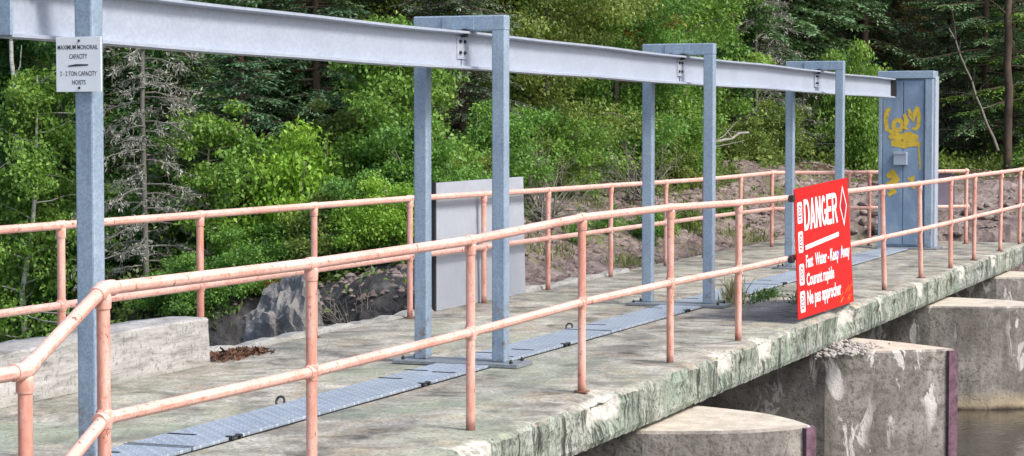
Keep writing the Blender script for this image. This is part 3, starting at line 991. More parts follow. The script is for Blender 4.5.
hatch(27.72, 29.70, 'farthest tread plate hatch cover in front of the graffitied cabinet', [(28.1, 5.9), (29.4, 5.9)], [], [])

# ------------------------------------------------------------------ cabinet with graffiti at the far end
def cabinet():
    root = empty('steel_cabinet', (30.1, 5.68, 0), 'tall blue steel cabinet with yellow graffiti at the end of the monorail', 'cabinet')
    x = 29.98
    MB().box((x, 5.33, 0.03), (x + 0.30, 6.05, 2.385), 0.006).build('cabinet_body', 'cabinet', root)
    seam = 5.73
    d1 = MB().box((x - 0.018, seam + 0.006, 0.06), (x - 0.001, 6.015, 2.36), 0.004).build('door', 'cabinet', root)
    d2 = MB().box((x - 0.018, 5.44, 0.06), (x - 0.001, seam - 0.006, 2.36), 0.004).build('door', 'cabinet', root)
    MB().box((x - 0.045, 5.315, 0.026), (x + 0.055, 5.42, 2.388), 0.008).build('post', 'galvanised_post', root)
    MB().box((x - 0.03, 6.025, 0.026), (x + 0.05, 6.075, 2.388), 0.006).build('post', 'galvanised_post', root)
    MB().box((x + 0.06, 5.29, 0.026), (x + 0.31, 5.325, 2.42), 0.004).build('side_plate', 'galvanised_beam', root)
    MB().box((x - 0.055, 5.30, 2.392), (x + 0.30, 6.09, 2.50), 0.01).build('crossbeam', 'galvanised_post', root)
    MB().box((x - 0.16, 5.22, 0.004), (x + 0.34, 6.14, 0.026), 0.004).build('base_plate', 'weathered_plate', root)
    lb = MB().box((x - 0.10, 5.66, 1.18), (x - 0.02, 5.85, 1.36), 0.008).build('lock_box', 'lock_box', root)
    MB().box((x - 0.112, 5.665, 1.33), (x - 0.10, 5.845, 1.368), 0.003).build('box_lid', 'lock_box', lb)
    # spray paint: flat ribbons 2 mm off the doors.  picture-like local frame: u to the right (-Y), v up
    def ribbon(pts, wd, mb, k):
        n = len(pts)
        base = len(mb.v)
        rg = random.Random(k)
        for i, (u, v) in enumerate(pts):
            a = pts[max(i - 1, 0)]
            b = pts[min(i + 1, n - 1)]
            t = Vector((b[0] - a[0], b[1] - a[1])).normalized()
            nn = Vector((-t.y, t.x))
            w_ = wd * rg.uniform(0.8, 1.2) * (0.6 if i in (0, n - 1) else 1)
            for s in (1, -1):
                mb.v.append((x - 0.0205 - 0.0003 * k, 6.015 - (u + nn.x * w_ * s / 2), v + nn.y * w_ * s / 2))
        for i in range(n - 1):
            mb.f.append((base + 2 * i, base + 2 * i + 1, base + 2 * i + 3, base + 2 * i + 2))
    def arc(cx, cy, rx, ry, a0, a1, n=12):
        return [(cx + rx * math.cos(R(a0 + (a1 - a0) * i / n)), cy + ry * math.sin(R(a0 + (a1 - a0) * i / n))) for i in range(n + 1)]
    g = MB()
    ribbon([(0.10, 1.98), (0.055, 1.93), (0.04, 1.80), (0.06, 1.68), (0.12, 1.64), (0.18, 1.68)], 0.062, g, 0)
    ribbon(arc(0.21, 1.74, 0.06, 0.075, 0, 360), 0.06, g, 1)
    ribbon([(0.30, 1.90), (0.335, 1.80), (0.31, 1.70), (0.36, 1.68)], 0.062, g, 2)
    ribbon([(0.36, 1.97), (0.39, 1.88), (0.42, 1.80), (0.45, 1.90), (0.48, 2.0)], 0.062, g, 3)
    ribbon([(0.49, 1.99), (0.51, 1.88), (0.50, 1.74), (0.46, 1.68), (0.41, 1.70)], 0.062, g, 4)
    ribbon([(0.09, 1.56), (0.16, 1.60), (0.27, 1.575), (0.38, 1.60), (0.50, 1.56)], 0.09, g, 5)
    ribbon([(0.12, 1.48), (0.22, 1.50), (0.30, 1.47), (0.42, 1.50), (0.53, 1.46)], 0.12, g, 6)
    ribbon([(0.50, 1.50), (0.52, 1.30), (0.53, 1.12)], 0.03, g, 7)
    ribbon([(0.06, 1.02), (0.14, 1.06), (0.20, 0.98), (0.10, 0.90), (0.16, 0.80), (0.08, 0.76)], 0.12, g, 8)
    ribbon([(0.36, 0.98), (0.43, 1.02), (0.40, 0.90), (0.46, 0.86)], 0.07, g, 9)
    g.build('yellow_graffiti', 'yellow_spray', root, label='yellow sprayed scrawl across both doors')
cabinet()

# dark panel hung on the end railing beside the cabinet
pn = empty('railing_panel', (31.2, 5.55, 0), 'dark purple panel hung on the end railing right of the cabinet', 'panel')
def oriented_panel():
    a = Vector((30.98, 5.85, 0))
    b = Vector((31.46, 5.235, 0))
    d = (b - a).normalized()
    n = Vector((-d.y, d.x, 0)) * -1
    if n.x > 0: n = -n
    off = -n * 0.035
    q = MB()
    v = []
    for t in (0.0, 0.012):
        for p, z in ((a, 0.57), (b, 0.57), (b, 1.03), (a, 1.03)):
            r = p + off - n * t
            v.append((r.x, r.y, z))
    q.add(v, [(0, 1, 2, 3), (7, 6, 5, 4), (0, 4, 5, 1), (1, 5, 6, 2), (2, 6, 7, 3), (3, 7, 4, 0)])
    q.build('sheet', 'purple_panel', pn)
    q = MB()
    for p in (a.lerp(b, 0.15), a.lerp(b, 0.85)):
        r = p + off * 0.35
        q.box((r.x - 0.012, r.y - 0.035, 1.035), (r.x + 0.03, r.y + 0.035, 1.10), 0.003)
    q.build('hook', 'black_iron', pn)
oriented_panel()

# grey sheet standing outside the far railing
def grey_sheet():
    root = empty('sheet_metal_panel', (18.95, 7.83, 0), 'plain light grey metal sheet standing behind the far railing', 'panel')
    q = MB()
    v = []
    for y in (7.80, 7.83):
        v += [(18.17, y, 0.004), (20.48, y - 0.005, 0.004), (20.48, y + 0.02, 1.20), (18.17, y + 0.02, 1.19)]
    q.add(v, [(0, 1, 2, 3), (7, 6, 5, 4), (0, 4, 5, 1), (1, 5, 6, 2), (2, 6, 7, 3), (3, 7, 4, 0)])
    q.build('sheet', 'sheet_panel', root)
    MB().box((18.135, 7.797, 0.003), (18.167, 7.86, 1.20), 0.003).build('end_channel', 'black_iron', root)
grey_sheet()

# ------------------------------------------------------------------ signs
def text_mesh(txt, bold=0.0, spacing=1.0):
    cu = bpy.data.curves.new('lettering', 'FONT')
    cu.body = txt
    cu.offset = bold
    cu.space_character = spacing
    cu.resolution_u = 3
    o = bpy.data.objects.new('lettering', cu)
    COL.objects.link(o)
    bpy.context.view_layer.update()
    dg = bpy.context.evaluated_depsgraph_get()
    me = bpy.data.meshes.new_from_object(o.evaluated_get(dg))
    v = [q.co.copy() for q in me.vertices]
    f = [tuple(p.vertices) for p in me.polygons]
    bpy.data.objects.remove(o)
    bpy.data.curves.remove(cu)
    bpy.data.meshes.remove(me)
    x0, x1 = min(q.x for q in v), max(q.x for q in v)
    y0, y1 = min(q.y for q in v), max(q.y for q in v)
    return [((q.x - x0) / (x1 - x0), (q.y - y0) / (y1 - y0)) for q in v], f

def block_letter(ch):
    """heavy condensed capital in the unit square as a list of convex polygons"""
    t, h = 0.27, 0.17
    bar = lambda x0, x1, y0, y1: [(x0, y0), (x1, y0), (x1, y1), (x0, y1)]
    def band(cx, cy, rx, ry, a0, a1, n=8):
        out = []
        for i in range(n):
            p, q = R(a0 + (a1 - a0) * i / n), R(a0 + (a1 - a0) * (i + 1) / n)
            out.append([(cx + rx * math.cos(p), cy + ry * math.sin(p)), (cx + rx * math.cos(q), cy + ry * math.sin(q)),
                        (cx + (rx - t) * math.cos(q), cy + (ry - h) * math.sin(q)), (cx + (rx - t) * math.cos(p), cy + (ry - h) * math.sin(p))])
        return out
    if ch == 'D':
        return [bar(0, t, 0, 1), bar(t, 0.45, 0, h), bar(t, 0.45, 1 - h, 1)] + band(0.45, 0.5, 0.55, 0.5, -90, 90, 12)
    if ch == 'A':
        return [[(0, 0), (t, 0), (0.63, 1), (0.37, 1)], [(1 - t, 0), (1, 0), (0.63, 1), (0.37, 1)], bar(0.22, 0.78, 0.2, 0.36)]
    if ch == 'N':
        return [bar(0, t, 0, 1), bar(1 - t, 1, 0, 1), [(0.0, 1), (t + 0.04, 1), (1, 0), (1 - t - 0.04, 0)]]
    if ch == 'G':
        return band(0.5, 0.5, 0.5, 0.5, 45, 320, 16) + [bar(1 - t, 0.98, 0.05, 0.5), bar(0.52, 0.98, 0.38, 0.54)]
    if ch == 'E':
        return [bar(0, t, 0, 1), bar(t, 0.95, 0, h), bar(t, 0.95, 1 - h, 1), bar(t, 0.88, 0.42, 0.59)]
    return [bar(0, t, 0, 1), bar(t, 0.5, 1 - h, 1), bar(t, 0.5, 0.42, 0.42 + h)] + band(0.5, 0.71, 0.48, 0.29, -90, 90, 10) + [[(0.36, 0.45), (0.66, 0.45), (1.0, 0), (0.68, 0)]]

def danger_sign():
    Y = 4.372
    root = empty('warning_sign', (19.1, Y, 0), 'big red danger sign with white lettering fixed to the near railing', 'sign')
    c = {'bl': (18.10, 4.355, 0.04), 'br': (20.36, 4.355, 0.025), 'tr': (20.25, 4.405, 1.225), 'tl': (18.12, 4.405, 1.17)}
    def P(u, v, d=0.0):
        b = Vector(c['bl']).lerp(Vector(c['br']), u)
        t = Vector(c['tl']).lerp(Vector(c['tr']), u)
        q = b.lerp(t, v)
        return (q.x, q.y - d, q.z)
    q = MB()
    fr = [P(0, 0, 0), P(1, 0, 0), P(1, 1, 0), P(0, 1, 0)]
    bk = [(x, y + 0.008, z) for x, y, z in fr]
    q.add(fr + bk, [(0, 1, 2, 3), (7, 6, 5, 4), (0, 4, 5, 1), (1, 5, 6, 2), (2, 6, 7, 3), (3, 7, 4, 0)])
    q.build('sign_board', 'sign_red', root)
    def text(t, u0, u1, v0, v1, mat='sign_white', bold=0.03, d=0.0015, spacing=1.0, split=False):
        if split:                                   # big capitals: one part per letter
            k = len(t)
            for i, ch in enumerate(t):
                a0, a1 = u0 + (u1 - u0) * (i + 0.04) / k, u0 + (u1 - u0) * (i + 0.96) / k
                m = MB()
                for j, q in enumerate(block_letter(ch)):
                    m.add([P(a0 + (a1 - a0) * a, v0 + (v1 - v0) * b, d + j * 0.00025) for a, b in q], [tuple(range(len(q)))])
                m.build('letter', mat, root)
            return
        pv, pf = text_mesh(t, bold, spacing)
        m = MB()
        m.add([P(u0 + (u1 - u0) * a, v0 + (v1 - v0) * b, d) for a, b in pv], pf)
        m.build('lettering', mat, root)['kind'] = 'stuff'
    def poly(uv, mat, d, name='mark'):
        m = MB()
        m.add([P(u, v, d) for u, v in uv], [tuple(range(len(uv)))])
        return m.build(name, mat, root)
    text('DANGER', 0.145, 0.765, 0.665, 0.905, bold=0.055, spacing=0.97, split=True)
    poly([(0.155, 0.515), (0.77, 0.555), (0.77, 0.59), (0.155, 0.55)], 'sign_white', 0.0015, 'rule')
    text('Fast  Water - Keep  Away', 0.155, 0.965, 0.345, 0.475, bold=0.028)
    text('Courant rapide', 0.155, 0.645, 0.205, 0.335, bold=0.028)
    text('Ne pas approcher', 0.155, 0.765, 0.055, 0.20, bold=0.028)
    # rounded pictogram tiles with a small swimmer-like figure in each
    for k, vc in enumerate((0.81, 0.585, 0.335, 0.125)):
        uu, du, dv, cr = 0.078, 0.040, 0.082, 0.3
        pts = []
        for sx, sy, a0 in ((1, 1, 0), (-1, 1, 90), (-1, -1, 180), (1, -1, 270)):
            for i in range(5):
                a = R(a0 + 90 * i / 4)
                pts.append((uu + sx * du * (1 - cr) + du * cr * math.cos(a), vc + sy * dv * (1 - cr) + dv * cr * math.sin(a)))
        poly(pts, 'sign_white', 0.0014, 'pictogram_tile')
        ring = [(uu + 0.030 * math.cos(R(t)), vc + 0.060 * math.sin(R(t))) for t in range(0, 360, 20)]
        ring2 = [(uu + 0.023 * math.cos(R(t)), vc + 0.047 * math.sin(R(t))) for t in range(0, 360, 20)]
        m = MB()
        n = len(ring)
        m.add([P(u, v, 0.0022) for u, v in ring + ring2], [(i, (i + 1) % n, (i + 1) % n + n, i + n) for i in range(n)])
        m.build('pictogram_ring', 'sign_maroon', root)
        m = MB()
        head = [(uu - 0.004 + 0.006 * math.cos(R(t)), vc + 0.022 + 0.011 * math.sin(R(t))) for t in range(0, 360, 40)]
        m.add([P(u, v, 0.0023) for u, v in head], [tuple(range(len(head)))])
        body = [(uu - 0.014, vc + 0.002), (uu + 0.012, vc + 0.012), (uu + 0.014, vc + 0.002), (uu - 0.008, vc - 0.010)]
        m.add([P(u, v, 0.0023) for u, v in body], [(0, 1, 2, 3)])
        wv = [(uu - 0.018, vc - 0.02), (uu + 0.018, vc - 0.02 - 0.004 * k), (uu + 0.018, vc - 0.029), (uu - 0.018, vc - 0.029)]
        m.add([P(u, v, 0.0023) for u, v in wv], [(0, 1, 2, 3)])
        m.build('pictogram_figure', 'ink', root)
    # outlined diamond at upper right
    cu_, cv_, a_, b_ = 0.885, 0.785, 0.072, 0.165
    poly([(cu_ - a_, cv_), (cu_, cv_ - b_), (cu_ + a_, cv_), (cu_, cv_ + b_)], 'sign_maroon', 0.0012, 'diamond')
    o = [(cu_ - a_, cv_), (cu_, cv_ - b_), (cu_ + a_, cv_), (cu_, cv_ + b_)]
    i_ = [(cu_ - a_ * 0.80, cv_), (cu_, cv_ - b_ * 0.80), (cu_ + a_ * 0.80, cv_), (cu_, cv_ + b_ * 0.80)]
    m = MB()
    m.add([P(u, v, 0.002) for u, v in o + i_], [(k, (k + 1) % 4, (k + 1) % 4 + 4, k + 4) for k in range(4)])
    m.build('diamond_outline', 'sign_white', root)
    # blue scribble over the word Keep and orange scratches low on the board
    m = MB()
    for k, (u, v, l) in enumerate(((0.70, 0.40, 0.05), (0.73, 0.375, 0.06), (0.755, 0.41, 0.04))):
        m.add([P(u, v, 0.0024 + k * 1e-4), P(u + 0.02, v + l, 0.0024 + k * 1e-4), P(u + 0.032, v + l, 0.0024 + k * 1e-4), P(u + 0.012, v, 0.0024 + k * 1e-4)], [(0, 1, 2, 3)])
    m.build('blue_scribble', 'blue_spray', root)
    m = MB()
    rg = random.Random(4)
    for k in range(9):
        u = 0.70 + 0.22 * rg.random()
        v = 0.015 + 0.10 * rg.random()
        l = rg.uniform(0.04, 0.10)
        d = 0.0024 + k * 1e-4
        m.add([P(u, v, d), P(u + l * 0.8, v + l * 0.6, d), P(u + l * 0.8, v + l * 0.6 + 0.006, d), P(u, v + 0.008, d)], [(0, 1, 2, 3)])
    m.build('orange_scratches', 'orange_spray', root)
    for z in (1.09, 0.56):
        MB().box((18.06, 4.40, z - 0.03), (18.14, 4.44, z + 0.03), 0.006).build('clamp', 'black_iron', root)  # black blocks standing in for the shadow on the rails at the sign's edge
danger_sign()

def notice():
    root = empty('capacity_notice', (8.73, 5.59, 1.87), 'white notice stating the maximum monorail capacity on the nearest post', 'sign')
    X = 8.728
    y0, y1, z0, z1 = 5.468, 5.715, 1.872, 2.132     # y1 is the picture's left
    MB().box((X - 0.004, y0, z0), (X + 0.004, y1, z1), 0.001).build('plate', 'plate_white', root)
    def P(u, v, d=0.0012):
        return (X - 0.004 - d, y1 - (y1 - y0) * u, z0 + (z1 - z0) * v)
    for t, u0, u1, v0, v1 in (('MAXIMUM MONORAIL', 0.04, 0.94, 0.77, 0.855), ('CAPACITY', 0.30, 0.70, 0.60, 0.69), ('2 - 2 TON CAPACITY', 0.09, 0.91, 0.29, 0.375), ('HOISTS', 0.36, 0.66, 0.13, 0.215)):
        pv, pf = text_mesh(t, 0.012)
        m = MB()
        m.add([P(u0 + (u1 - u0) * a, v0 + (v1 - v0) * b) for a, b in pv], pf)
        m.build('lettering', 'ink', root)['kind'] = 'stuff'
    m = MB()
    m.add([P(0.27, 0.455), P(0.72, 0.475), P(0.72, 0.50), P(0.45, 0.505), P(0.27, 0.48)], [(0, 1, 2, 3, 4)])
    m.build('printed_bar', 'ink', root)
    for v in (0.93, 0.07):
        inst(BOLT, 'screw', P(0.52, v, 0.0), root, rot=(0, R(-90), 0), scale=(0.35, 0.35, 0.3))
notice()
bpy.data.objects.remove(BOLT)

# rusty chips of debris by the parapet
def debris():
    rg = random.Random(2)
    m = MB()
    for k in range(480):
        t = rg.random()
        x = 13.62 + t * 0.75
        y = 7.62 + rg.gauss(0, 0.06)
        l = rg.uniform(0.008, 0.026)
        a = rg.uniform(0, 6.3)
        z = 0.006 + rg.random() * 0.05 * (1 - abs(t - 0.4))
        d = Vector((math.cos(a) * l, math.sin(a) * l, rg.uniform(-0.01, 0.02)))
        n_ = Vector((-math.sin(a), math.cos(a), 0.2)) * l * 0.35
        p = Vector((x, y, z))
        m.add([p - d - n_, p + d - n_, p + d + n_ + Vector((0, 0, 0.012)), p - d + n_ + Vector((0, 0, 0.008))], [(0, 1, 2, 3)])
    o = m.build('leaf_debris', 'rust_debris')
    tagp(o, 'small heap of rust-brown dead leaves beside the parapet end', 'debris', kind='stuff')
debris()

# ------------------------------------------------------------------ rocks on the banks
def rock_mesh(seed, mat, sub=2, flat=0.7):
    rg = random.Random(seed)
    bm = bmesh.new()
    bmesh.ops.create_icosphere(bm, subdivisions=sub, radius=0.5)
    ax = Vector((rg.uniform(0.8, 1.25), rg.uniform(0.7, 1.0), rg.uniform(0.5, 0.8) * flat / 0.7))
    planes = [(Vector((rg.gauss(0, 1), rg.gauss(0, 1), rg.gauss(0, 1))).normalized(), rg.uniform(0.30, 0.44)) for _ in range(9)]
    for q in bm.verts:
        for n, d in planes:
            e = q.co.dot(n) - d
            if e > 0:
                q.co -= n * e
        q.co += q.co.normalized() * 0.05 * mnoise.noise(q.co * 5 + Vector((seed, 0, 0)))
        q.co = Vector((q.co.x * ax.x, q.co.y * ax.y, q.co.z * ax.z))
    me = bpy.data.meshes.new('rock')
    bm.to_mesh(me)
    bm.free()
    me.materials.append(M[mat])
    return me

def put(name, me, loc, scale, rotz, label, cat, group=None, tilt=(0, 0)):
    o = bpy.data.objects.new(name, me)
    COL.objects.link(o)
    o.location = loc
    o.scale = scale if isinstance(scale, tuple) else (scale,) * 3
    o.rotation_euler = (tilt[0], tilt[1], rotz)
    return tagp(o, label, cat, group)

def px(x, dep):
    """ground position seen in picture column x at horizontal distance dep along the view axis"""
    a = (x - 512) / FPX
    fw = Vector((math.cos(YAW), math.sin(YAW)))
    rt = Vector((math.sin(YAW), -math.cos(YAW)))
    q = fw * dep + rt * (a * dep)
    return q.x, q.y

def H(x, y):
    return float(height(x, y))

PINK = [rock_mesh(s, 'rock_pink') for s in range(6)]
GREY = [rock_mesh(s + 20, 'rock_grey') for s in range(4)]
DARKR = [rock_mesh(s + 40, 'rock_dark', 3) for s in range(3)]
rg = random.Random(11)
n_r = 0
while n_r < 90:
    x = rg.uniform(32.4, 36.4)
    y = rg.uniform(4.6, 8.6)
    sz = rg.choice([0.13, 0.16, 0.2, 0.25, 0.32])
    put('bank_rock', rg.choice(PINK), (x, y, H(x, y) + sz * 0.12), (sz, sz * rg.uniform(0.8, 1.2), sz), rg.uniform(0, 6.3), 'loose rock of the rip-rap heap beyond the end railing', 'rock', 'rip-rap rocks beyond the end railing')
    n_r += 1
n_r = 0
while n_r < 80:
    x = rg.uniform(19.5, 33)
    y = 8.25 + abs(rg.gauss(0, 1.4))
    sz = rg.choice([0.1, 0.12, 0.15, 0.18, 0.24])
    put('bank_rock', rg.choice(PINK), (x, y, H(x, y) + sz * 0.10), (sz, sz * rg.uniform(0.8, 1.3), sz * 0.8), rg.uniform(0, 6.3), 'small brownish rock strewn on the bank behind the far railing', 'rock', 'rocks on the bank behind the far railing')
    n_r += 1

# gravel
def gravel():
    g = np.random.default_rng(9)
    n = 9000
    x = g.uniform(18.5, 42, n)
    y = np.where(g.random(n) < 0.65, 8.05 + np.abs(g.normal(0, 1.8, n)), g.uniform(4.4, 9, n))
    keep = (y > 8.05) | (x > 32.3)
    x, y = x[keep], y[keep]
    n = len(x)
    z = height(x, y)
    s = g.uniform(0.015, 0.055, n)
    tet = np.array([[1, 0, 0], [-0.6, 0.9, 0], [-0.6, -0.8, 0.1], [0.0, 0.1, 0.8]])
    a = g.uniform(0, 6.28, n)
    ca, sa = np.cos(a), np.sin(a)
    P = np.repeat(tet[None], n, 0) * g.uniform(0.7, 1.4, (n, 4, 3))
    X = P[..., 0] * ca[:, None] - P[..., 1] * sa[:, None]
    Yv = P[..., 0] * sa[:, None] + P[..., 1] * ca[:, None]
    V = np.stack([X * s[:, None] + x[:, None], Yv * s[:, None] + y[:, None], P[..., 2] * s[:, None] + z[:, None]], -1).reshape(-1, 3)
    b = np.arange(n)[:, None] * 4
    F = np.concatenate([b + np.array([[0, 1, 3]]), b + np.array([[1, 2, 3]]), b + np.array([[2, 0, 3]])])
    me = np_mesh('gravel', V, F, 'rock_pink')
    o = bpy.data.objects.new('gravel', me)
    COL.objects.link(o)
    tagp(o, 'loose pinkish gravel spread over the bank behind the walkway', 'gravel', kind='stuff')
gravel()

# the rock face in the gorge
def outcrop(name, dep, xp, zc, size, seed, mat, label):
    x, y = px(xp, dep)
    bm = bmesh.new()
    bmesh.ops.create_icosphere(bm, subdivisions=5, radius=0.5)
    rg = random.Random(seed)
    planes = [(Vector((rg.gauss(0, 1), rg.gauss(0, 1), rg.gauss(0, 0.7))).normalized(), rg.uniform(0.30, 0.44)) for _ in range(14)]
    for q in bm.verts:
        for n, d in planes:
            e = q.co.dot(n) - d
            if e > 0: q.co -= n * e
        nn = mnoise.fractal(q.co * 3.2 + Vector((seed, 1, 2)), 0.8, 2.1, 5)
        vv = mnoise.voronoi(q.co * 4 + Vector((seed, 0, 0)))[0]
        q.co += q.co.normalized() * (0.07 * nn - 0.22 * max(0, 0.16 - (vv[1] - vv[0])) + 0.025 * mnoise.fractal(q.co * 11, 0.8, 2.1, 3))
        q.co = Vector((q.co.x * size[0], q.co.y * size[1], q.co.z * size[2]))
    me = bpy.data.meshes.new(name)
    bm.to_mesh(me)
    bm.free()
    me.materials.append(M[mat])
    return put(name, me, (x, y, zc), 1.0, YAW + 0.3, label, 'rock')
outcrop('rock_outcrop', 22.4, 286, -1.05, (2.0, 1.2, 2.6), 3, 'rock_grey', 'big grey cracked rock face in the gorge beyond the walkway')
outcrop('rock_outcrop', 23.4, 205, -1.6, (2.4, 1.5, 1.9), 5, 'rock_dark', 'dark boulder left of the grey rock face')
outcrop('rock_outcrop', 22.2, 372, -1.15, (1.9, 1.3, 2.3), 8, 'rock_dark', 'dark rock under bare twigs right of the grey rock face')
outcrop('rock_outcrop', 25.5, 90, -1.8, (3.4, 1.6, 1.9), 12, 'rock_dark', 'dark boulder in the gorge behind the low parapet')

# ------------------------------------------------------------------ plants
def tubes_np(polys, seg=5):
    V, F = [], []
    k = 0
    for pts, rad in polys:
        pts = np.asarray(pts, float)
        n = len(pts)
        t = np.gradient(pts, axis=0)
        t /= np.linalg.norm(t, axis=1)[:, None] + 1e-9
        ref = np.array([0.31, 0.2, 0.93]) if abs(t[0, 2]) < 0.8 else np.array([1.0, 0.1, 0])
        u = np.cross(t, ref)
        u /= np.linalg.norm(u, axis=1)[:, None] + 1e-9
        w = np.cross(t, u)
        a = np.arange(seg) * 2 * np.pi / seg
        ring = pts[:, None] + np.asarray(rad, float)[:, None, None] * (np.cos(a)[None, :, None] * u[:, None] + np.sin(a)[None, :, None] * w[:, None])
        V.append(ring.reshape(-1, 3))
        I, J = np.meshgrid(np.arange(n - 1), np.arange(seg), indexing='ij')
        J2 = (J + 1) % seg
        F.append((np.stack([I * seg + J, I * seg + J2, (I + 1) * seg + J2, (I + 1) * seg + J], -1).reshape(-1, 4)) + k)
        k += n * seg
    return np.concatenate(V), np.concatenate(F)

def leaves_np(P, Nrm, D, L, W, g):
    """rhombic leaves, folded a little: P positions, Nrm normals, D directions"""
    n = len(P)
    D = D / (np.linalg.norm(D, axis=1)[:, None] + 1e-9)
    S = np.cross(Nrm, D)
    S /= np.linalg.norm(S, axis=1)[:, None] + 1e-9
    Nn = np.cross(D, S)
    L = L[:, None]
    W = W[:, None]
    v0 = P
    v1 = P + D * L * 0.45 + S * W * 0.5 + Nn * W * 0.16
    v2 = P + D * L - Nn * L * 0.10
    v3 = P + D * L * 0.45 - S * W * 0.5 + Nn * W * 0.16
    V = np.stack([v0, v1, v2, v3], 1).reshape(-1, 3)
    F = np.arange(n * 4).reshape(n, 4)
    return V, F

def clump_leaves(centres, radii, per, leaf, g, updown=0.6, flatz=0.62, tone_by=None):
    P, T = [], []
    for c, r, q in zip(centres, radii, per):
        d = g.normal(0, 1, (q, 3))
        d /= np.linalg.norm(d, axis=1)[:, None]
        rad = r * g.random(q) ** 0.45
        off = d * rad[:, None]
        off[:, 2] *= flatz
        P.append(c + off)
        T.append(np.clip(0.5 + g.normal(0, 0.17) + g.normal(0, 0.2, q), 0, 1))
    P = np.concatenate(P)
    T = np.concatenate(T)
    n = len(P)
    Nrm = g.normal(0, 0.55, (n, 3))
    Nrm[:, 2] += updown
    Nrm /= np.linalg.norm(Nrm, axis=1)[:, None]
    D = g.normal(0, 1, (n, 3))
    D[:, 2] -= 0.5
    L = leaf * g.uniform(0.55, 1.5, n)
    V, F = leaves_np(P, Nrm, D, L, L * g.uniform(0.5, 0.75, n), g)
    return V, F, T

def make_broadleaf(seed, h, cr, base, nl, leaf, per, leafmat, barkmat, trunk_r=0.06, stems=1, lean=0.0, spread=1.0, clump=0.34):
    g = np.random.default_rng(seed)
    polys, cen, rad, cnt = [], [], [], []
    for s in range(stems):
        az = g.uniform(0, 6.28)
        off = np.array([math.cos(az), math.sin(az), 0]) * (0.0 if stems == 1 else g.uniform(0.05, 0.3))
        top = off * (1 if stems == 1 else 1) + np.array([math.cos(az), math.sin(az), 0]) * (lean if stems == 1 else cr * 0.55 * g.uniform(0.3, 1)) + np.array([0, 0, h * (0.92 if stems == 1 else g.uniform(0.6, 0.95))])
        t = np.linspace(0, 1, 9)[:, None]
        pts = off + (top - off) * t + g.normal(0, 0.03 * h / 4, (9, 3)) * np.array([1, 1, 0.2]) * (t > 0)
        r = trunk_r * (1 - 0.85 * t[:, 0]) * (1 if stems == 1 else 0.55) + 0.004
        polys.append((pts, r))
        n_here = max(3, nl // stems)
        for k in range(n_here):
            f = base + (0.99 - base) * (k + g.random()) / n_here
            p0 = np.array([np.interp(f, t[:, 0], pts[:, i]) for i in range(3)])
            rel = (f - base) / (1 - base)
            prof = math.sin(math.pi * min(1, 0.14 + rel * 0.84)) ** 0.7
            ln = cr * prof * g.uniform(0.65, 1.15) / (1 if stems == 1 else 1.6)
            a = k * 2.4 + g.normal(0, 0.5)
            d = np.array([math.cos(a), math.sin(a), g.uniform(0.05, 0.6)])
            tt = np.linspace(0, 1, 5)[:, None]
            bp = p0 + d * ln * tt + np.array([0, 0, -0.15 * ln]) * tt ** 2 + g.normal(0, 0.035, (5, 3)) * tt
            polys.append((bp, 0.3 * np.interp(f, t[:, 0], r) * (1 - 0.8 * tt[:, 0]) + 0.003))
            for q in (0.35, 0.6, 0.82, 1.0):
                c = bp[0] + (bp[-1] - bp[0]) * q + g.normal(0, 0.12 * spread, 3)
                cen.append(c)
                rad.append(clump * g.uniform(0.7, 1.3) * (0.75 + 0.35 * prof))
                cnt.append(int(per * g.uniform(0.6, 1.4)))
    V, F = tubes_np(polys, 6)
    tm = np_mesh('trunk', V, F, barkmat, smooth=True)
    V, F, T = clump_leaves(cen, rad, cnt, leaf, g)
    cm = np_mesh('crown', V, F, leafmat, T)
    return tm, cm

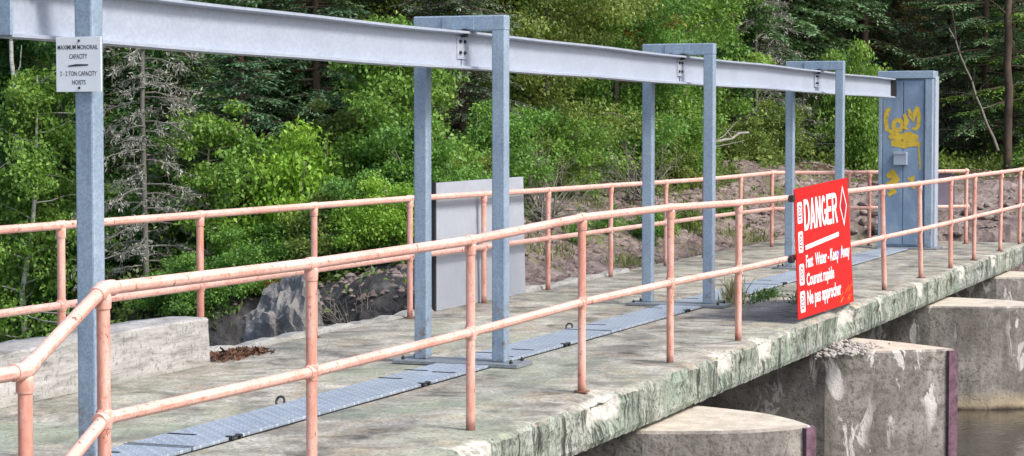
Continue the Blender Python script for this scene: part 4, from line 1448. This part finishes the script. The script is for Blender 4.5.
def make_conifer(seed, h, r0, base, nmat, barkmat='bark_brown', whorl=0.26, nb=6, droop=0.35, dens=1.0, trunk_r=0.09, needle=0.075, dead_below=0.0, keep=1.0):
    g = np.random.default_rng(seed)
    polys = [(np.array([[0, 0, 0], [g.normal(0, 0.03), g.normal(0, 0.03), h * 0.5], [0, 0, h]]), np.array([trunk_r, trunk_r * 0.6, 0.008]))]
    P, D, N, T = [], [], [], []
    z = base * h
    while z < h * 0.99:
        f = z / h
        L0 = r0 * (1 - f) ** 0.8 + 0.08
        for k in range(nb):
            if g.random() > keep: continue
            a = k * 6.283 / nb + g.normal(0, 0.3) + z * 3.1
            ln = L0 * g.uniform(0.6, 1.15)
            zz = z + g.uniform(-0.5, 0.5) * whorl
            dirv = np.array([math.cos(a), math.sin(a), 0.0])
            tt = np.linspace(0, 1, 6)
            up = 0.18 * (f - 0.3)
            bp = np.array([0, 0, zz]) + dirv * ln * tt[:, None] + np.array([0, 0, 1.0]) * (ln * (up * tt - droop * tt ** 2 * (1 - f * 0.7) + 0.10 * tt ** 4))[:, None]
            bp += g.normal(0, 0.015, bp.shape) * tt[:, None]
            polys.append((bp, 0.020 * (1 - 0.85 * tt) * (0.5 + ln * 0.5) + 0.002))
            if f < dead_below: continue
            side = np.array([-dirv[1], dirv[0], 0])
            nt = max(3, int(ln / 0.085 * dens))
            tone = np.clip(0.5 + g.normal(0, 0.16), 0, 1)
            for q in range(nt):
                t = 0.15 + 0.85 * (q + g.random()) / nt
                p = np.array([np.interp(t, tt, bp[:, i]) for i in range(3)])
                for s in (1, -1):
                    tl = (0.10 + 0.36 * ln * (1 - t * 0.75)) * g.uniform(0.6, 1.1) * 0.6
                    td = dirv * 0.75 + side * s * g.uniform(0.5, 1.0) + np.array([0, 0, g.uniform(-0.45, 0.05)])
                    td /= np.linalg.norm(td)
                    m = max(3, int(tl / 0.026))
                    u = np.linspace(0.02, 1, m)
                    pp = p + td * (tl * u)[:, None] + np.array([0, 0, -0.25 * tl]) * (u ** 2)[:, None]
                    sgn = np.where(np.arange(m) % 2 == 0, 1.0, -1.0)[:, None]
                    sd_ = np.cross(td, [0, 0, 1])
                    dd = td * 0.8 + sd_ * sgn * 0.75 + g.normal(0, 0.25, (m, 3))
                    P.append(pp)
                    D.append(dd)
                    N.append(np.tile([0, 0, 1.0], (m, 1)) + g.normal(0, 0.35, (m, 3)))
                    T.append(np.clip(tone + 0.12 * (u - 0.3) + g.normal(0, 0.14, m), 0, 1))
        z += whorl * g.uniform(0.8, 1.2) * (0.75 + 0.4 * (1 - f))
    V, F = tubes_np(polys, 5)
    tm = np_mesh('trunk', V, F, barkmat, smooth=True)
    P = np.concatenate(P)
    D = np.concatenate(D)
    N = np.concatenate(N)
    T = np.concatenate(T)
    L = needle * g.uniform(0.7, 1.3, len(P))
    V, F = leaves_np(P, N, D, L, L * 0.36, g)
    cm = np_mesh('crown', V, F, nmat, T)
    return tm, cm

def make_dead(seed, h, r0, nbr=120, lich=9000):
    g = np.random.default_rng(seed)
    polys = [(np.array([[0, 0, 0], [0.03, 0.02, h * 0.4], [-0.02, 0.03, h * 0.75], [0, 0, h]]), np.array([0.045, 0.035, 0.02, 0.006]))]
    P = []
    for k in range(nbr):
        f = 0.04 + 0.94 * k / nbr
        z = f * h
        ln = (r0 * (1 - f) ** 0.7 + 0.15) * g.uniform(0.35, 1.15)
        a = k * 2.4 + g.normal(0, 0.4)
        d = np.array([math.cos(a), math.sin(a), 0.0])
        tt = np.linspace(0, 1, 6)
        bp = np.array([0, 0, z]) + d * ln * tt[:, None] + np.array([0, 0, 1.0]) * (ln * (0.15 * tt - 0.5 * tt ** 2 + 0.15 * tt ** 4))[:, None] + g.normal(0, 0.02, (6, 3)) * tt[:, None]
        polys.append((bp, 0.012 * (1 - 0.8 * tt) * (0.6 + 0.4 * ln) + 0.0022))
        side = np.array([-d[1], d[0], 0])
        for q in range(int(5 + ln * 9)):
            t = g.uniform(0.2, 1)
            p = np.array([np.interp(t, tt, bp[:, i]) for i in range(3)])
            td = d * 0.6 + side * g.choice([-1, 1]) * g.uniform(0.4, 1) + np.array([0, 0, g.uniform(-0.6, 0.15)])
            tl = g.uniform(0.12, 0.42) * (1.1 - t * 0.5)
            e = p + td * tl
            polys.append((np.array([p, (p + e) / 2 + g.normal(0, 0.015, 3), e + np.array([0, 0, -0.05])]), np.array([0.0055, 0.004, 0.0018])))
            P.append(p + (e - p) * g.random((6, 1)))
    V, F = tubes_np(polys, 4)
    tm = np_mesh('trunk', V, F, 'dead_wood', smooth=True)
    P = np.concatenate(P)
    P = P[g.integers(0, len(P), lich)] + g.normal(0, 0.02, (lich, 3))
    D = g.normal(0, 1, (lich, 3))
    D[:, 2] -= 0.6
    L = g.uniform(0.03, 0.075, lich)
    V, F = leaves_np(P, g.normal(0, 1, (lich, 3)), D, L, L * 0.22, g)
    cm = np_mesh('crown', V, F, 'lichen', np.clip(g.normal(0.5, 0.25, lich), 0, 1))
    return tm, cm

def plant(name, meshes, x, y, scale, rot, label, cat, group=None, dz=-0.05, tilt=(0, 0), parts=('trunk', 'crown'), crown_mat=None, sz=None):
    root = empty(name, (x, y, H(x, y) + dz), label, cat, group)
    root.rotation_euler = (tilt[0], tilt[1], rot)
    root.scale = (scale, scale, scale * (sz or 1))
    for nm, me in zip(parts, meshes):
        o = bpy.data.objects.new(nm, me)
        COL.objects.link(o)
        o.parent = root
        if crown_mat and nm in ('crown', 'foliage'):
            o.material_slots[0].link = 'OBJECT'
            o.material_slots[0].material = M[crown_mat]
    return root

# kinds
B_sap = make_broadleaf(1, 2.7, 0.80, 0.05, 30, 0.058, 120, 'leaf_fresh', 'bark_grey', 0.035, clump=0.22)
B_alder = make_broadleaf(9, 3.3, 0.95, 0.04, 40, 0.054, 170, 'leaf_fresh', 'bark_grey', 0.045, clump=0.24)
B_green = make_broadleaf(2, 5.5, 1.6, 0.05, 46, 0.056, 260, 'leaf_green', 'bark_grey', 0.07)
B_tall = make_broadleaf(3, 8.5, 2.1, 0.10, 54, 0.068, 250, 'leaf_green', 'bark_brown', 0.11)
B_high = make_broadleaf(10, 7.0, 1.7, 0.36, 44, 0.080, 150, 'leaf_autumn', 'bark_brown', 0.09)
B_dark = make_broadleaf(4, 5.5, 1.7, 0.04, 46, 0.054, 270, 'leaf_dark', 'bark_brown', 0.06)
B_birch = make_broadleaf(5, 5.5, 0.85, 0.03, 44, 0.052, 180, 'leaf_fresh', 'bark_birch', 0.055, clump=0.26)
S_bush = make_broadleaf(6, 1.6, 0.95, 0.05, 36, 0.050, 180, 'leaf_green', 'bark_grey', 0.03, stems=6, clump=0.26)
S_bush2 = make_broadleaf(7, 1.3, 1.0, 0.05, 36, 0.044, 190, 'leaf_olive', 'bark_grey', 0.03, stems=7, clump=0.24)
S_small = make_broadleaf(8, 0.7, 0.5, 0.05, 20, 0.050, 55, 'leaf_fresh', 'bark_grey', 0.014, stems=5, clump=0.16)
C_blue = make_conifer(11, 4.2, 1.0, 0.02, 'needle_blue', whorl=0.17, nb=8, dens=1.3, needle=0.072)
C_grey = make_conifer(12, 8.0, 1.6, 0.03, 'needle_grey', dens=1.1, nb=8, whorl=0.24, needle=0.08)
C_dark = make_conifer(13, 10.0, 2.2, 0.06, 'needle_dark', dens=0.9, nb=7, whorl=0.3, needle=0.11)
C_thin = make_conifer(14, 9.5, 2.0, 0.10, 'needle_dark', dens=0.6, whorl=0.36, needle=0.095, keep=0.75, droop=0.5, dead_below=0.12)
C_hem = make_conifer(15, 7.5, 2.3, 0.12, 'needle_bright', dens=0.8, whorl=0.42, droop=0.28, needle=0.085, keep=0.8)
DEAD = make_dead(21, 5.6, 0.75, 95, 9000)
DEAD2 = make_dead(22, 5.0, 1.0, 110, 7000)

BACK = 'dark spruces massed at the back of the forest'
MIDB = 'leafy trees of the forest edge'
WHERE = [(-30, 'past the left picture edge'), (18, 'at the left picture edge'), (60, 'left of the nearest post'), (104, 'right beside the nearest post'), (146, 'at the dead spruce'), (192, 'above the parapet end'), (236, 'at the blue-green fir'), (288, 'above the grey rock face'),
         (336, 'above the bare twigs'), (385, 'at the tall alder'), (425, 'behind the left post of the second frame'), (465, 'between the posts of the second frame'), (510, 'at the right edge of the grey sheet'), (555, 'just right of the grey sheet'), (600, 'midway between second and third frame'),
         (640, 'behind the left post of the third frame'), (680, 'between the posts of the third frame'), (725, 'just right of the third frame'), (770, 'left of the fourth frame'), (815, 'between the posts of the fourth frame'), (858, 'left of the graffitied cabinet'), (905, 'behind the graffitied cabinet'),
         (950, 'right of the graffitied cabinet'), (995, 'by the leaning trunk'), (1040, 'at the right picture edge')]
TINT = {'leaf_fresh': 'fresh green', 'leaf_yellow': 'yellow-green', 'leaf_green': 'mid green', 'leaf_dark': 'dark green', 'leaf_olive': 'olive green', 'leaf_autumn': 'brown-tinged', None: 'mid green'}
def where(xp):
    return min(WHERE, key=lambda w_: abs(w_[0] - xp))[1]

def P_(name, kind, xp, dep, sc, label, cat='tree', **kw):
    x, y = px(xp, dep)
    kw.setdefault('rot', rnd.uniform(0, 6.28))
    return plant(name, kind, x, y, sc, label=label, cat=cat, **kw)

bush = dict(parts=('stems', 'foliage'))
# --- front trees, left to right
P_('birch_tree', B_birch, 14, 25.2, 1.0, 'slender birch with pale trunk and yellow-green leaves at the left edge', tilt=(0.0, -0.06))
P_('broadleaf_tree', B_dark, 62, 27.0, 0.9, 'dense dark leafy tree between the birch and the nearest post')
P_('dead_spruce', DEAD, 146, 24.6, 1.0, 'bare grey dead spruce hung with lichen right of the white notice')
P_('fir_tree', C_blue, 240, 26.0, 0.95, 'blue-green fir rising behind the bright green sapling', crown_mat='needle_fir')
P_('maple_sapling', B_sap, 208, 25.2, 0.85, 'yellow-green sapling in front of the blue-green fir', crown_mat='leaf_fresh')
P_('maple_bush', S_bush, 282, 25.2, 1.0, 'bright yellow-green bush above the far railing between fir and alder', cat='bush', crown_mat='leaf_yellow', sz=1.25, **bush)
P_('alder_tree', B_alder, 392, 26.2, 0.92, 'tall fresh green alder just left of the second frame', crown_mat='leaf_fresh')
P_('alder_tree', B_sap, 346, 26.6, 0.78, 'smaller olive alder left of the tall one', crown_mat='leaf_olive')
P_('spruce_tree', C_grey, 318, 29.5, 0.95, 'grey-green spruce behind the alders under the monorail', crown_mat='needle_fir')
P_('spruce_tree', C_grey, 270, 31.0, 0.9, 'grey-green spruce behind the blue-green fir', crown_mat='needle_blue')
P_('spruce_tree', C_grey, 400, 31.5, 1.0, 'grey-green spruce rising behind the tall alder')
P_('spruce_tree', C_grey, 462, 28.2, 0.70, 'small grey-green spruce between the posts of the second frame')
P_('spruce_tree', C_blue, 108, 27.0, 1.0, 'small dark spruce left of the dead one', crown_mat='needle_dark')
P_('spruce_tree', C_blue, 182, 27.2, 1.05, 'small dark spruce right of the dead one', crown_mat='needle_dark')
P_('broadleaf_tree', B_green, 548, 32.0, 0.85, 'rounded olive green tree right of the second frame', crown_mat='leaf_olive')
P_('broadleaf_tree', B_green, 618, 33.5, 0.9, 'green leafy tree left of the third frame')
P_('autumn_maple', B_high, 580, 34.0, 0.85, 'maple with orange tinted leaves above the monorail')
P_('maple_tree', B_green, 672, 36.0, 0.95, 'bright green maple between the posts of the third frame', crown_mat='leaf_fresh')
P_('dead_spruce', DEAD2, 757, 40, 1.1, 'thin grey dead spruce left of the fourth frame')
P_('birch_sapling', S_bush, 862, 40.5, 1.0, 'small bright green sapling left of the graffitied cabinet', cat='bush', crown_mat='leaf_fresh', sz=1.6, **bush)
P_('autumn_bush', B_high, 893, 47.5, 0.60, 'brown tinged leafy tree above the cabinet', crown_mat='leaf_brown')
P_('hemlock_tree', C_hem, 985, 44.0, 1.05, 'feathery green hemlock at the right edge', crown_mat='needle_blue')
P_('hemlock_tree', C_hem, 905, 48.0, 1.05, 'feathery hemlock behind the cabinet', crown_mat='needle_dark')
P_('hemlock_tree', C_hem, 1045, 43.0, 1.1, 'bright green hemlock boughs reaching in at the right edge')
P_('hemlock_tree', C_hem, 948, 45.5, 0.95, 'grey-green hemlock just right of the cabinet', crown_mat='needle_grey')
P_('spruce_tree', C_grey, 1012, 44.5, 0.9, 'bushy spruce beside the thick bare trunk', crown_mat='needle_blue')
P_('spruce_tree', C_grey, 842, 46, 0.9, 'bushy grey spruce between fourth frame and cabinet')
P_('tall_pine', C_thin, 1004, 47.0, 1.35, 'tall dark pine with a thick bare trunk at the right edge', sz=1.1)
# --- more leafy trees of the edge
for xp, dep, sc, k, mt in ((5, 29.5, 1.1, B_green, 'leaf_fresh'), (36, 28.2, 0.8, B_green, 'leaf_green'), (205, 30.5, 1.0, B_dark, None), (425, 31.0, 0.9, B_dark, 'leaf_olive'), (500, 33.5, 0.95, B_green, 'leaf_green'),
                           (525, 36.5, 1.0, B_tall, 'leaf_fresh'), (640, 38.5, 1.0, B_tall, None), (715, 41, 0.9, B_dark, None), (790, 45, 1.0, B_tall, 'leaf_dark'), (480, 38, 1.0, B_tall, None), (740, 47, 1.0, B_tall, None),
                           (50, 33, 1.0, B_tall, 'leaf_dark'), (375, 35, 0.95, B_tall, 'leaf_dark'), (-60, 28.5, 1.0, B_dark, None), (590, 39.5, 1.1, B_tall, 'leaf_dark'), (952, 54, 1.0, B_tall, 'leaf_fresh'), (830, 51, 1.0, B_tall, 'leaf_dark'),
                           (1085, 47, 1.0, B_tall, 'leaf_fresh')):
    P_('broadleaf_tree', k, xp, dep, sc * rnd.uniform(0.92, 1.08), ('tall ' if k is B_tall else '') + TINT[mt or ('leaf_dark' if k is B_dark else 'leaf_green')] + ' leafy tree ' + where(xp), group=MIDB, crown_mat=mt)
# --- back rows of spruces
for row, (d0, n, step) in enumerate(((35, 13, 80), (42, 16, 70), (50, 18, 64), (59, 18, 66))):
    for k in range(n):
        xp = -80 + k * step + rnd.uniform(-25, 25) + row * 21
        dl = d0 + 12 * max(0, (xp - 400) / 624) * (1 if row < 2 else 0.6) + rnd.uniform(-2, 2)
        P_('spruce_tree', rnd.choice([C_dark, C_dark, C_thin, C_grey]), xp, dl, rnd.uniform(0.85, 1.25), 'dark spruce standing deep in the forest', group=BACK, crown_mat='needle_dark' if rnd.random() < 0.6 else 'needle_blue')
# --- bushes at the forest foot
low = [(232, 22.9, 0.55, 'leaf_fresh'), (170, 25.6, 0.7, 'leaf_dark'), (196, 24.2, 0.6, 'leaf_green'), (104, 25.8, 0.8, 'leaf_dark'), (40, 25.2, 0.9, 'leaf_dark'), (4, 24.4, 0.9, 'leaf_fresh'), (250, 24.8, 0.7, 'leaf_green'), (312, 24.6, 0.7, 'leaf_olive'),
       (340, 24.8, 0.8, 'leaf_green'), (372, 24.6, 0.8, 'leaf_green'), (405, 24.2, 0.75, 'leaf_yellow'), (430, 25.4, 0.9, 'leaf_green'), (460, 26.4, 0.8, 'leaf_olive'), (495, 27.7, 0.85, 'leaf_green'), (530, 30.6, 0.8, 'leaf_olive'), (562, 31.5, 0.7, 'leaf_olive'),
       (590, 32.4, 0.75, 'leaf_green'), (620, 33.4, 0.8, 'leaf_olive'), (650, 34.4, 0.75, 'leaf_olive'), (685, 36.1, 0.7, 'leaf_green'), (730, 38.6, 0.8, 'leaf_olive'), (770, 39.5, 0.8, 'leaf_olive'), (815, 41.0, 0.7, 'leaf_dark'), (835, 43, 0.8, 'leaf_olive'),
       (940, 46, 0.6, 'leaf_green'), (970, 45.5, 0.6, 'leaf_olive'), (1000, 44.0, 0.5, 'leaf_green'), (1030, 44.5, 0.6, 'leaf_olive'), (900, 45, 0.7, 'leaf_dark'), (-20, 25, 1.1, 'leaf_green'), (70, 25.6, 0.8, 'leaf_green'),
       (600, 33.5, 1.1, 'leaf_fresh'), (545, 31.0, 1.0, 'leaf_fresh'), (655, 35.0, 1.1, 'leaf_fresh'), (300, 26.4, 1.0, 'leaf_yellow'), (330, 27.5, 1.2, 'leaf_yellow'), (375, 27.5, 1.2, 'leaf_fresh')]
for i, (xp, dep, sc, mt) in enumerate(low):
    P_('undergrowth_bush', S_bush if i % 2 else S_bush2, xp, dep, sc * rnd.uniform(0.9, 1.1), TINT[mt] + ' bush ' + where(xp), cat='bush', group='bushes at the foot of the forest edge', crown_mat=mt, **bush)
P_('autumn_bush', S_small, 278, 24.2, 0.5, 'tiny bush with orange leaves above the grey rock face', cat='bush', crown_mat='leaf_autumn', **bush)
for i, (xp, dep) in enumerate(((575, 27.4), (600, 28.4), (640, 29.0), (690, 31.5), (735, 33.5), (480, 25.6), (664, 30.2))):
    P_('bank_plant', S_small, xp, dep, rnd.uniform(0.4, 0.7), ('tiny' if i % 2 else 'low') + ' leafy plant on the stony bank ' + where(xp), cat='plant', group='low plants on the stony bank', crown_mat=rnd.choice(['leaf_olive', 'leaf_green']), **bush)

# --- fallen and leaning dead wood
def log(p0, p1, r0, r1, mat, label, name='fallen_log', twigs=6, seed=1):
    g = np.random.default_rng(seed)
    p0, p1 = np.array(p0), np.array(p1)
    t = np.linspace(0, 1, 10)[:, None]
    pts = p0 + (p1 - p0) * t + g.normal(0, 0.025 if 'fallen' in name else 0.010, (10, 3))
    root = empty(name, tuple(p0), label, 'log')
    V, F = tubes_np([(pts - p0, np.linspace(r0, r1, 10))], 8)
    me = np_mesh('stem', V, F, mat, smooth=True)
    o = bpy.data.objects.new('stem', me)
    COL.objects.link(o)
    o.parent = root
    pol = []
    for k in range(twigs):
        q = pts[g.integers(2, 9)] - p0
        d = g.normal(0, 1, 3)
        d[2] = abs(d[2]) * 0.6
        e = q + d / np.linalg.norm(d) * g.uniform(0.3, 0.9)
        pol.append((np.array([q, (q + e) / 2 + g.normal(0, 0.04, 3), e]), np.array([0.016, 0.010, 0.004])))
    if pol:
        V, F = tubes_np(pol, 5)
        me = np_mesh('branches', V, F, mat, smooth=True)
        o = bpy.data.objects.new('branches', me)
        o['kind'] = 'stuff'
        COL.objects.link(o)
        o.parent = root
def gp(xp, dep, dz):
    x, y = px(xp, dep)
    return (x, y, H(x, y) + dz)
def ep(xp, yp, dep):
    """point in space seen at picture position (xp, yp) at depth dep"""
    x, y = px(xp, dep)
    return (x, y, CAM_H + (128 - yp) / FPX * dep)
log(ep(672, 152, 34.6), ep(748, 134, 36.5), 0.034, 0.02, 'white_log', 'pale fallen log lying in the brush right of the third frame', seed=3, twigs=7)
log(ep(998, 152, 41.0), ep(948, 28, 42.5), 0.030, 0.016, 'bark_grey', 'thin dead trunk leaning among the conifers at right', name='leaning_trunk', seed=4)
log(ep(1008, 168, 41.8), ep(1006, -60, 42.2), 0.085, 0.065, 'bark_brown', 'thick bare brown trunk standing at the right edge', name='standing_trunk', seed=9, twigs=12)
log(ep(24, 216, 25.6), ep(12, 40, 26.2), 0.04, 0.025, 'bark_birch', 'thin pale birch stem leaning at the left edge', name='leaning_trunk', seed=5, twigs=3)
log(ep(66, 345, 21.6), ep(84, 300, 22.2), 0.09, 0.07, 'dead_wood', 'grey stump sticking up behind the parapet', name='dead_stump', seed=6, twigs=4)
# bare twig tangles
def twigs(xp, dep, r, n, seed, label, mat='dead_wood', dz=0.0, hgt=1.0):
    g = np.random.default_rng(seed)
    x, y = px(xp, dep)
    root = empty('bare_shrub', (x, y, H(x, y) + dz), label, 'shrub')
    pol = []
    for k in range(n):
        d = g.normal(0, 1, 3)
        d[2] = abs(d[2]) * 1.1
        d /= np.linalg.norm(d)
        e = d * r * g.uniform(0.5, 1.2) * np.array([1, 1, hgt])
        mid = e * 0.55 + g.normal(0, 0.08, 3) + np.array([0, 0, 0.10 * r])
        b = g.normal(0, 0.08, 3) * np.array([1, 1, 0])
        pol.append((np.array([b, b * 0.5 + mid * 0.5, mid, e]), np.array([0.012, 0.009, 0.006, 0.002])))
        for q in range(4):
            p = b + (e - b) * g.uniform(0.4, 0.95)
            dd = d + g.normal(0, 0.6, 3)
            pol.append((np.array([p, p + dd * 0.12 * r + g.normal(0, 0.02, 3), p + dd * 0.28 * r]), np.array([0.005, 0.004, 0.0015])))
    V, F = tubes_np(pol, 4)
    me = np_mesh('twigs', V, F, mat, smooth=True)
    o = bpy.data.objects.new('twigs', me)
    COL.objects.link(o)
    o.parent = root
twigs(350, 22.0, 0.6, 16, 31, 'bare grey twigs hanging over the dark rock right of the grey rock face', dz=0.0, hgt=0.5)
twigs(545, 27.5, 0.9, 40, 32, 'tangle of bare brown twigs behind the grey sheet', dz=0.1)
twigs(780, 40.5, 1.3, 40, 33, 'tangle of bare grey brush left of the fourth frame', dz=0.2)
twigs(820, 43.0, 1.4, 45, 34, 'tangle of bare grey brush between fourth frame and cabinet', dz=0.2)
twigs(640, 31.5, 1.0, 30, 35, 'bare twigs on the bank behind the third frame', dz=0.1)
twigs(960, 44.5, 1.8, 60, 36, 'grey dead brush below the leaning trunk', dz=0.3)

# --- ground cover at the forest edge: too many leaves to count
def ground_cover():
    g = np.random.default_rng(77)
    n = 60000
    xp = g.uniform(-40, 1064, n)
    edge = np.interp(xp, [-40, 0, 420, 560, 700, 850, 1064], [23.6, 23.6, 25.0, 30.3, 34.5, 40, 41.5])
    dep = edge + np.abs(g.normal(0, 1, n)) * 3.0
    thin = g.random(n) < 0.03
    dep = np.where(thin, edge - g.random(n) * 4, dep)
    a = (xp - 512) / FPX
    x = math.cos(YAW) * dep + math.sin(YAW) * a * dep
    y = math.sin(YAW) * dep - math.cos(YAW) * a * dep
    patch = np.sin(x * 1.9 + 1) * np.sin(y * 2.3) + np.sin(x * 0.7 + y * 1.1)
    keep = (patch > -0.7) & ((y > 8.3) | (x > 33.5))
    x, y = x[keep], y[keep]
    n = len(x)
    z = height(x, y)
    P = np.stack([x, y, z + np.abs(g.normal(0, 0.16, n))], -1)
    N = g.normal(0, 0.5, (n, 3))
    N[:, 2] += 0.8
    D = g.normal(0, 1, (n, 3))
    L = g.uniform(0.05, 0.11, n)
    V, F = leaves_np(P, N, D, L, L * g.uniform(0.4, 0.7, n), g)
    T = np.clip(g.normal(0.45, 0.25, n) + 0.15 * np.sin(x * 1.3) * np.sin(y * 1.7), 0, 1)
    me = np_mesh('ground_cover', V, F, 'leaf_olive', T)
    o = bpy.data.objects.new('ground_cover', me)
    COL.objects.link(o)
    tagp(o, 'low leafy ground cover along the forest edge', 'ground cover', kind='stuff')
    # sparse grass on the bank
    n = 9000
    x = g.uniform(19, 34, n)
    y = 8.1 + np.abs(g.normal(0, 1.6, n))
    patch = np.sin(x * 2.1 + 1) * np.sin(y * 2.9) + np.sin(x * 0.9 + y * 1.3)
    k = patch > 0.95
    x, y = x[k], y[k]
    n = len(x)
    P = np.stack([x, y, height(x, y)], -1)
    D = g.normal(0, 0.45, (n, 3))
    D[:, 2] = 1
    L = g.uniform(0.06, 0.2, n)
    V, F = leaves_np(P, g.normal(0, 1, (n, 3)), D, L, L * 0.10, g)
    me = np_mesh('bank_grass', V, F, 'grass_green', np.clip(g.normal(0.5, 0.25, n), 0, 1))
    o = bpy.data.objects.new('bank_grass', me)
    COL.objects.link(o)
    tagp(o, 'sparse short grass in patches on the stony bank', 'grass', kind='stuff')
ground_cover()

# --- weeds on the walkway by the third frame
def weeds(cx, cy, sx, sy, n, hgt, mat, label, seed, leafy=0.0):
    g = np.random.default_rng(seed)
    root = empty('weed_clump', (cx, cy, 0.0), label, 'weeds')
    x = g.normal(0, sx, n)
    y = g.normal(0, sy, n)
    P = np.stack([x, y, np.full(n, 0.003)], -1)
    D = g.normal(0, 0.35, (n, 3))
    D[:, 2] = 1
    L = hgt * g.uniform(0.35, 1.1, n) * np.exp(-(x / (2.2 * sx)) ** 2)
    W = L * 0.05 + 0.004
    if leafy:
        k = g.random(n) < leafy
        P[k, 2] += g.uniform(0, hgt * 0.7, k.sum())
        D[k] = g.normal(0, 1, (k.sum(), 3))
        L[k] = g.uniform(0.02, 0.05, k.sum())
        W[k] = L[k] * 0.5
    V, F = leaves_np(P, g.normal(0, 1, (n, 3)), D, L, W, g)
    me = np_mesh('blades', V, F, mat, np.clip(g.normal(0.5, 0.28, n), 0, 1))
    o = bpy.data.objects.new('blades', me)
    o['kind'] = 'stuff'
    COL.objects.link(o)
    o.parent = root
weeds(20.0, 5.46, 0.14, 0.04, 150, 0.34, 'grass_dry', 'pale dry grass tuft at the foot of the third frame', 51)
weeds(20.5, 5.28, 0.36, 0.05, 420, 0.13, 'leaf_dark', 'dark green weeds in the joint between third frame and red sign', 52, 0.55)
weeds(20.3, 4.86, 0.18, 0.05, 220, 0.15, 'leaf_dark', 'small dark weed right against the left edge of the red sign', 53, 0.55)
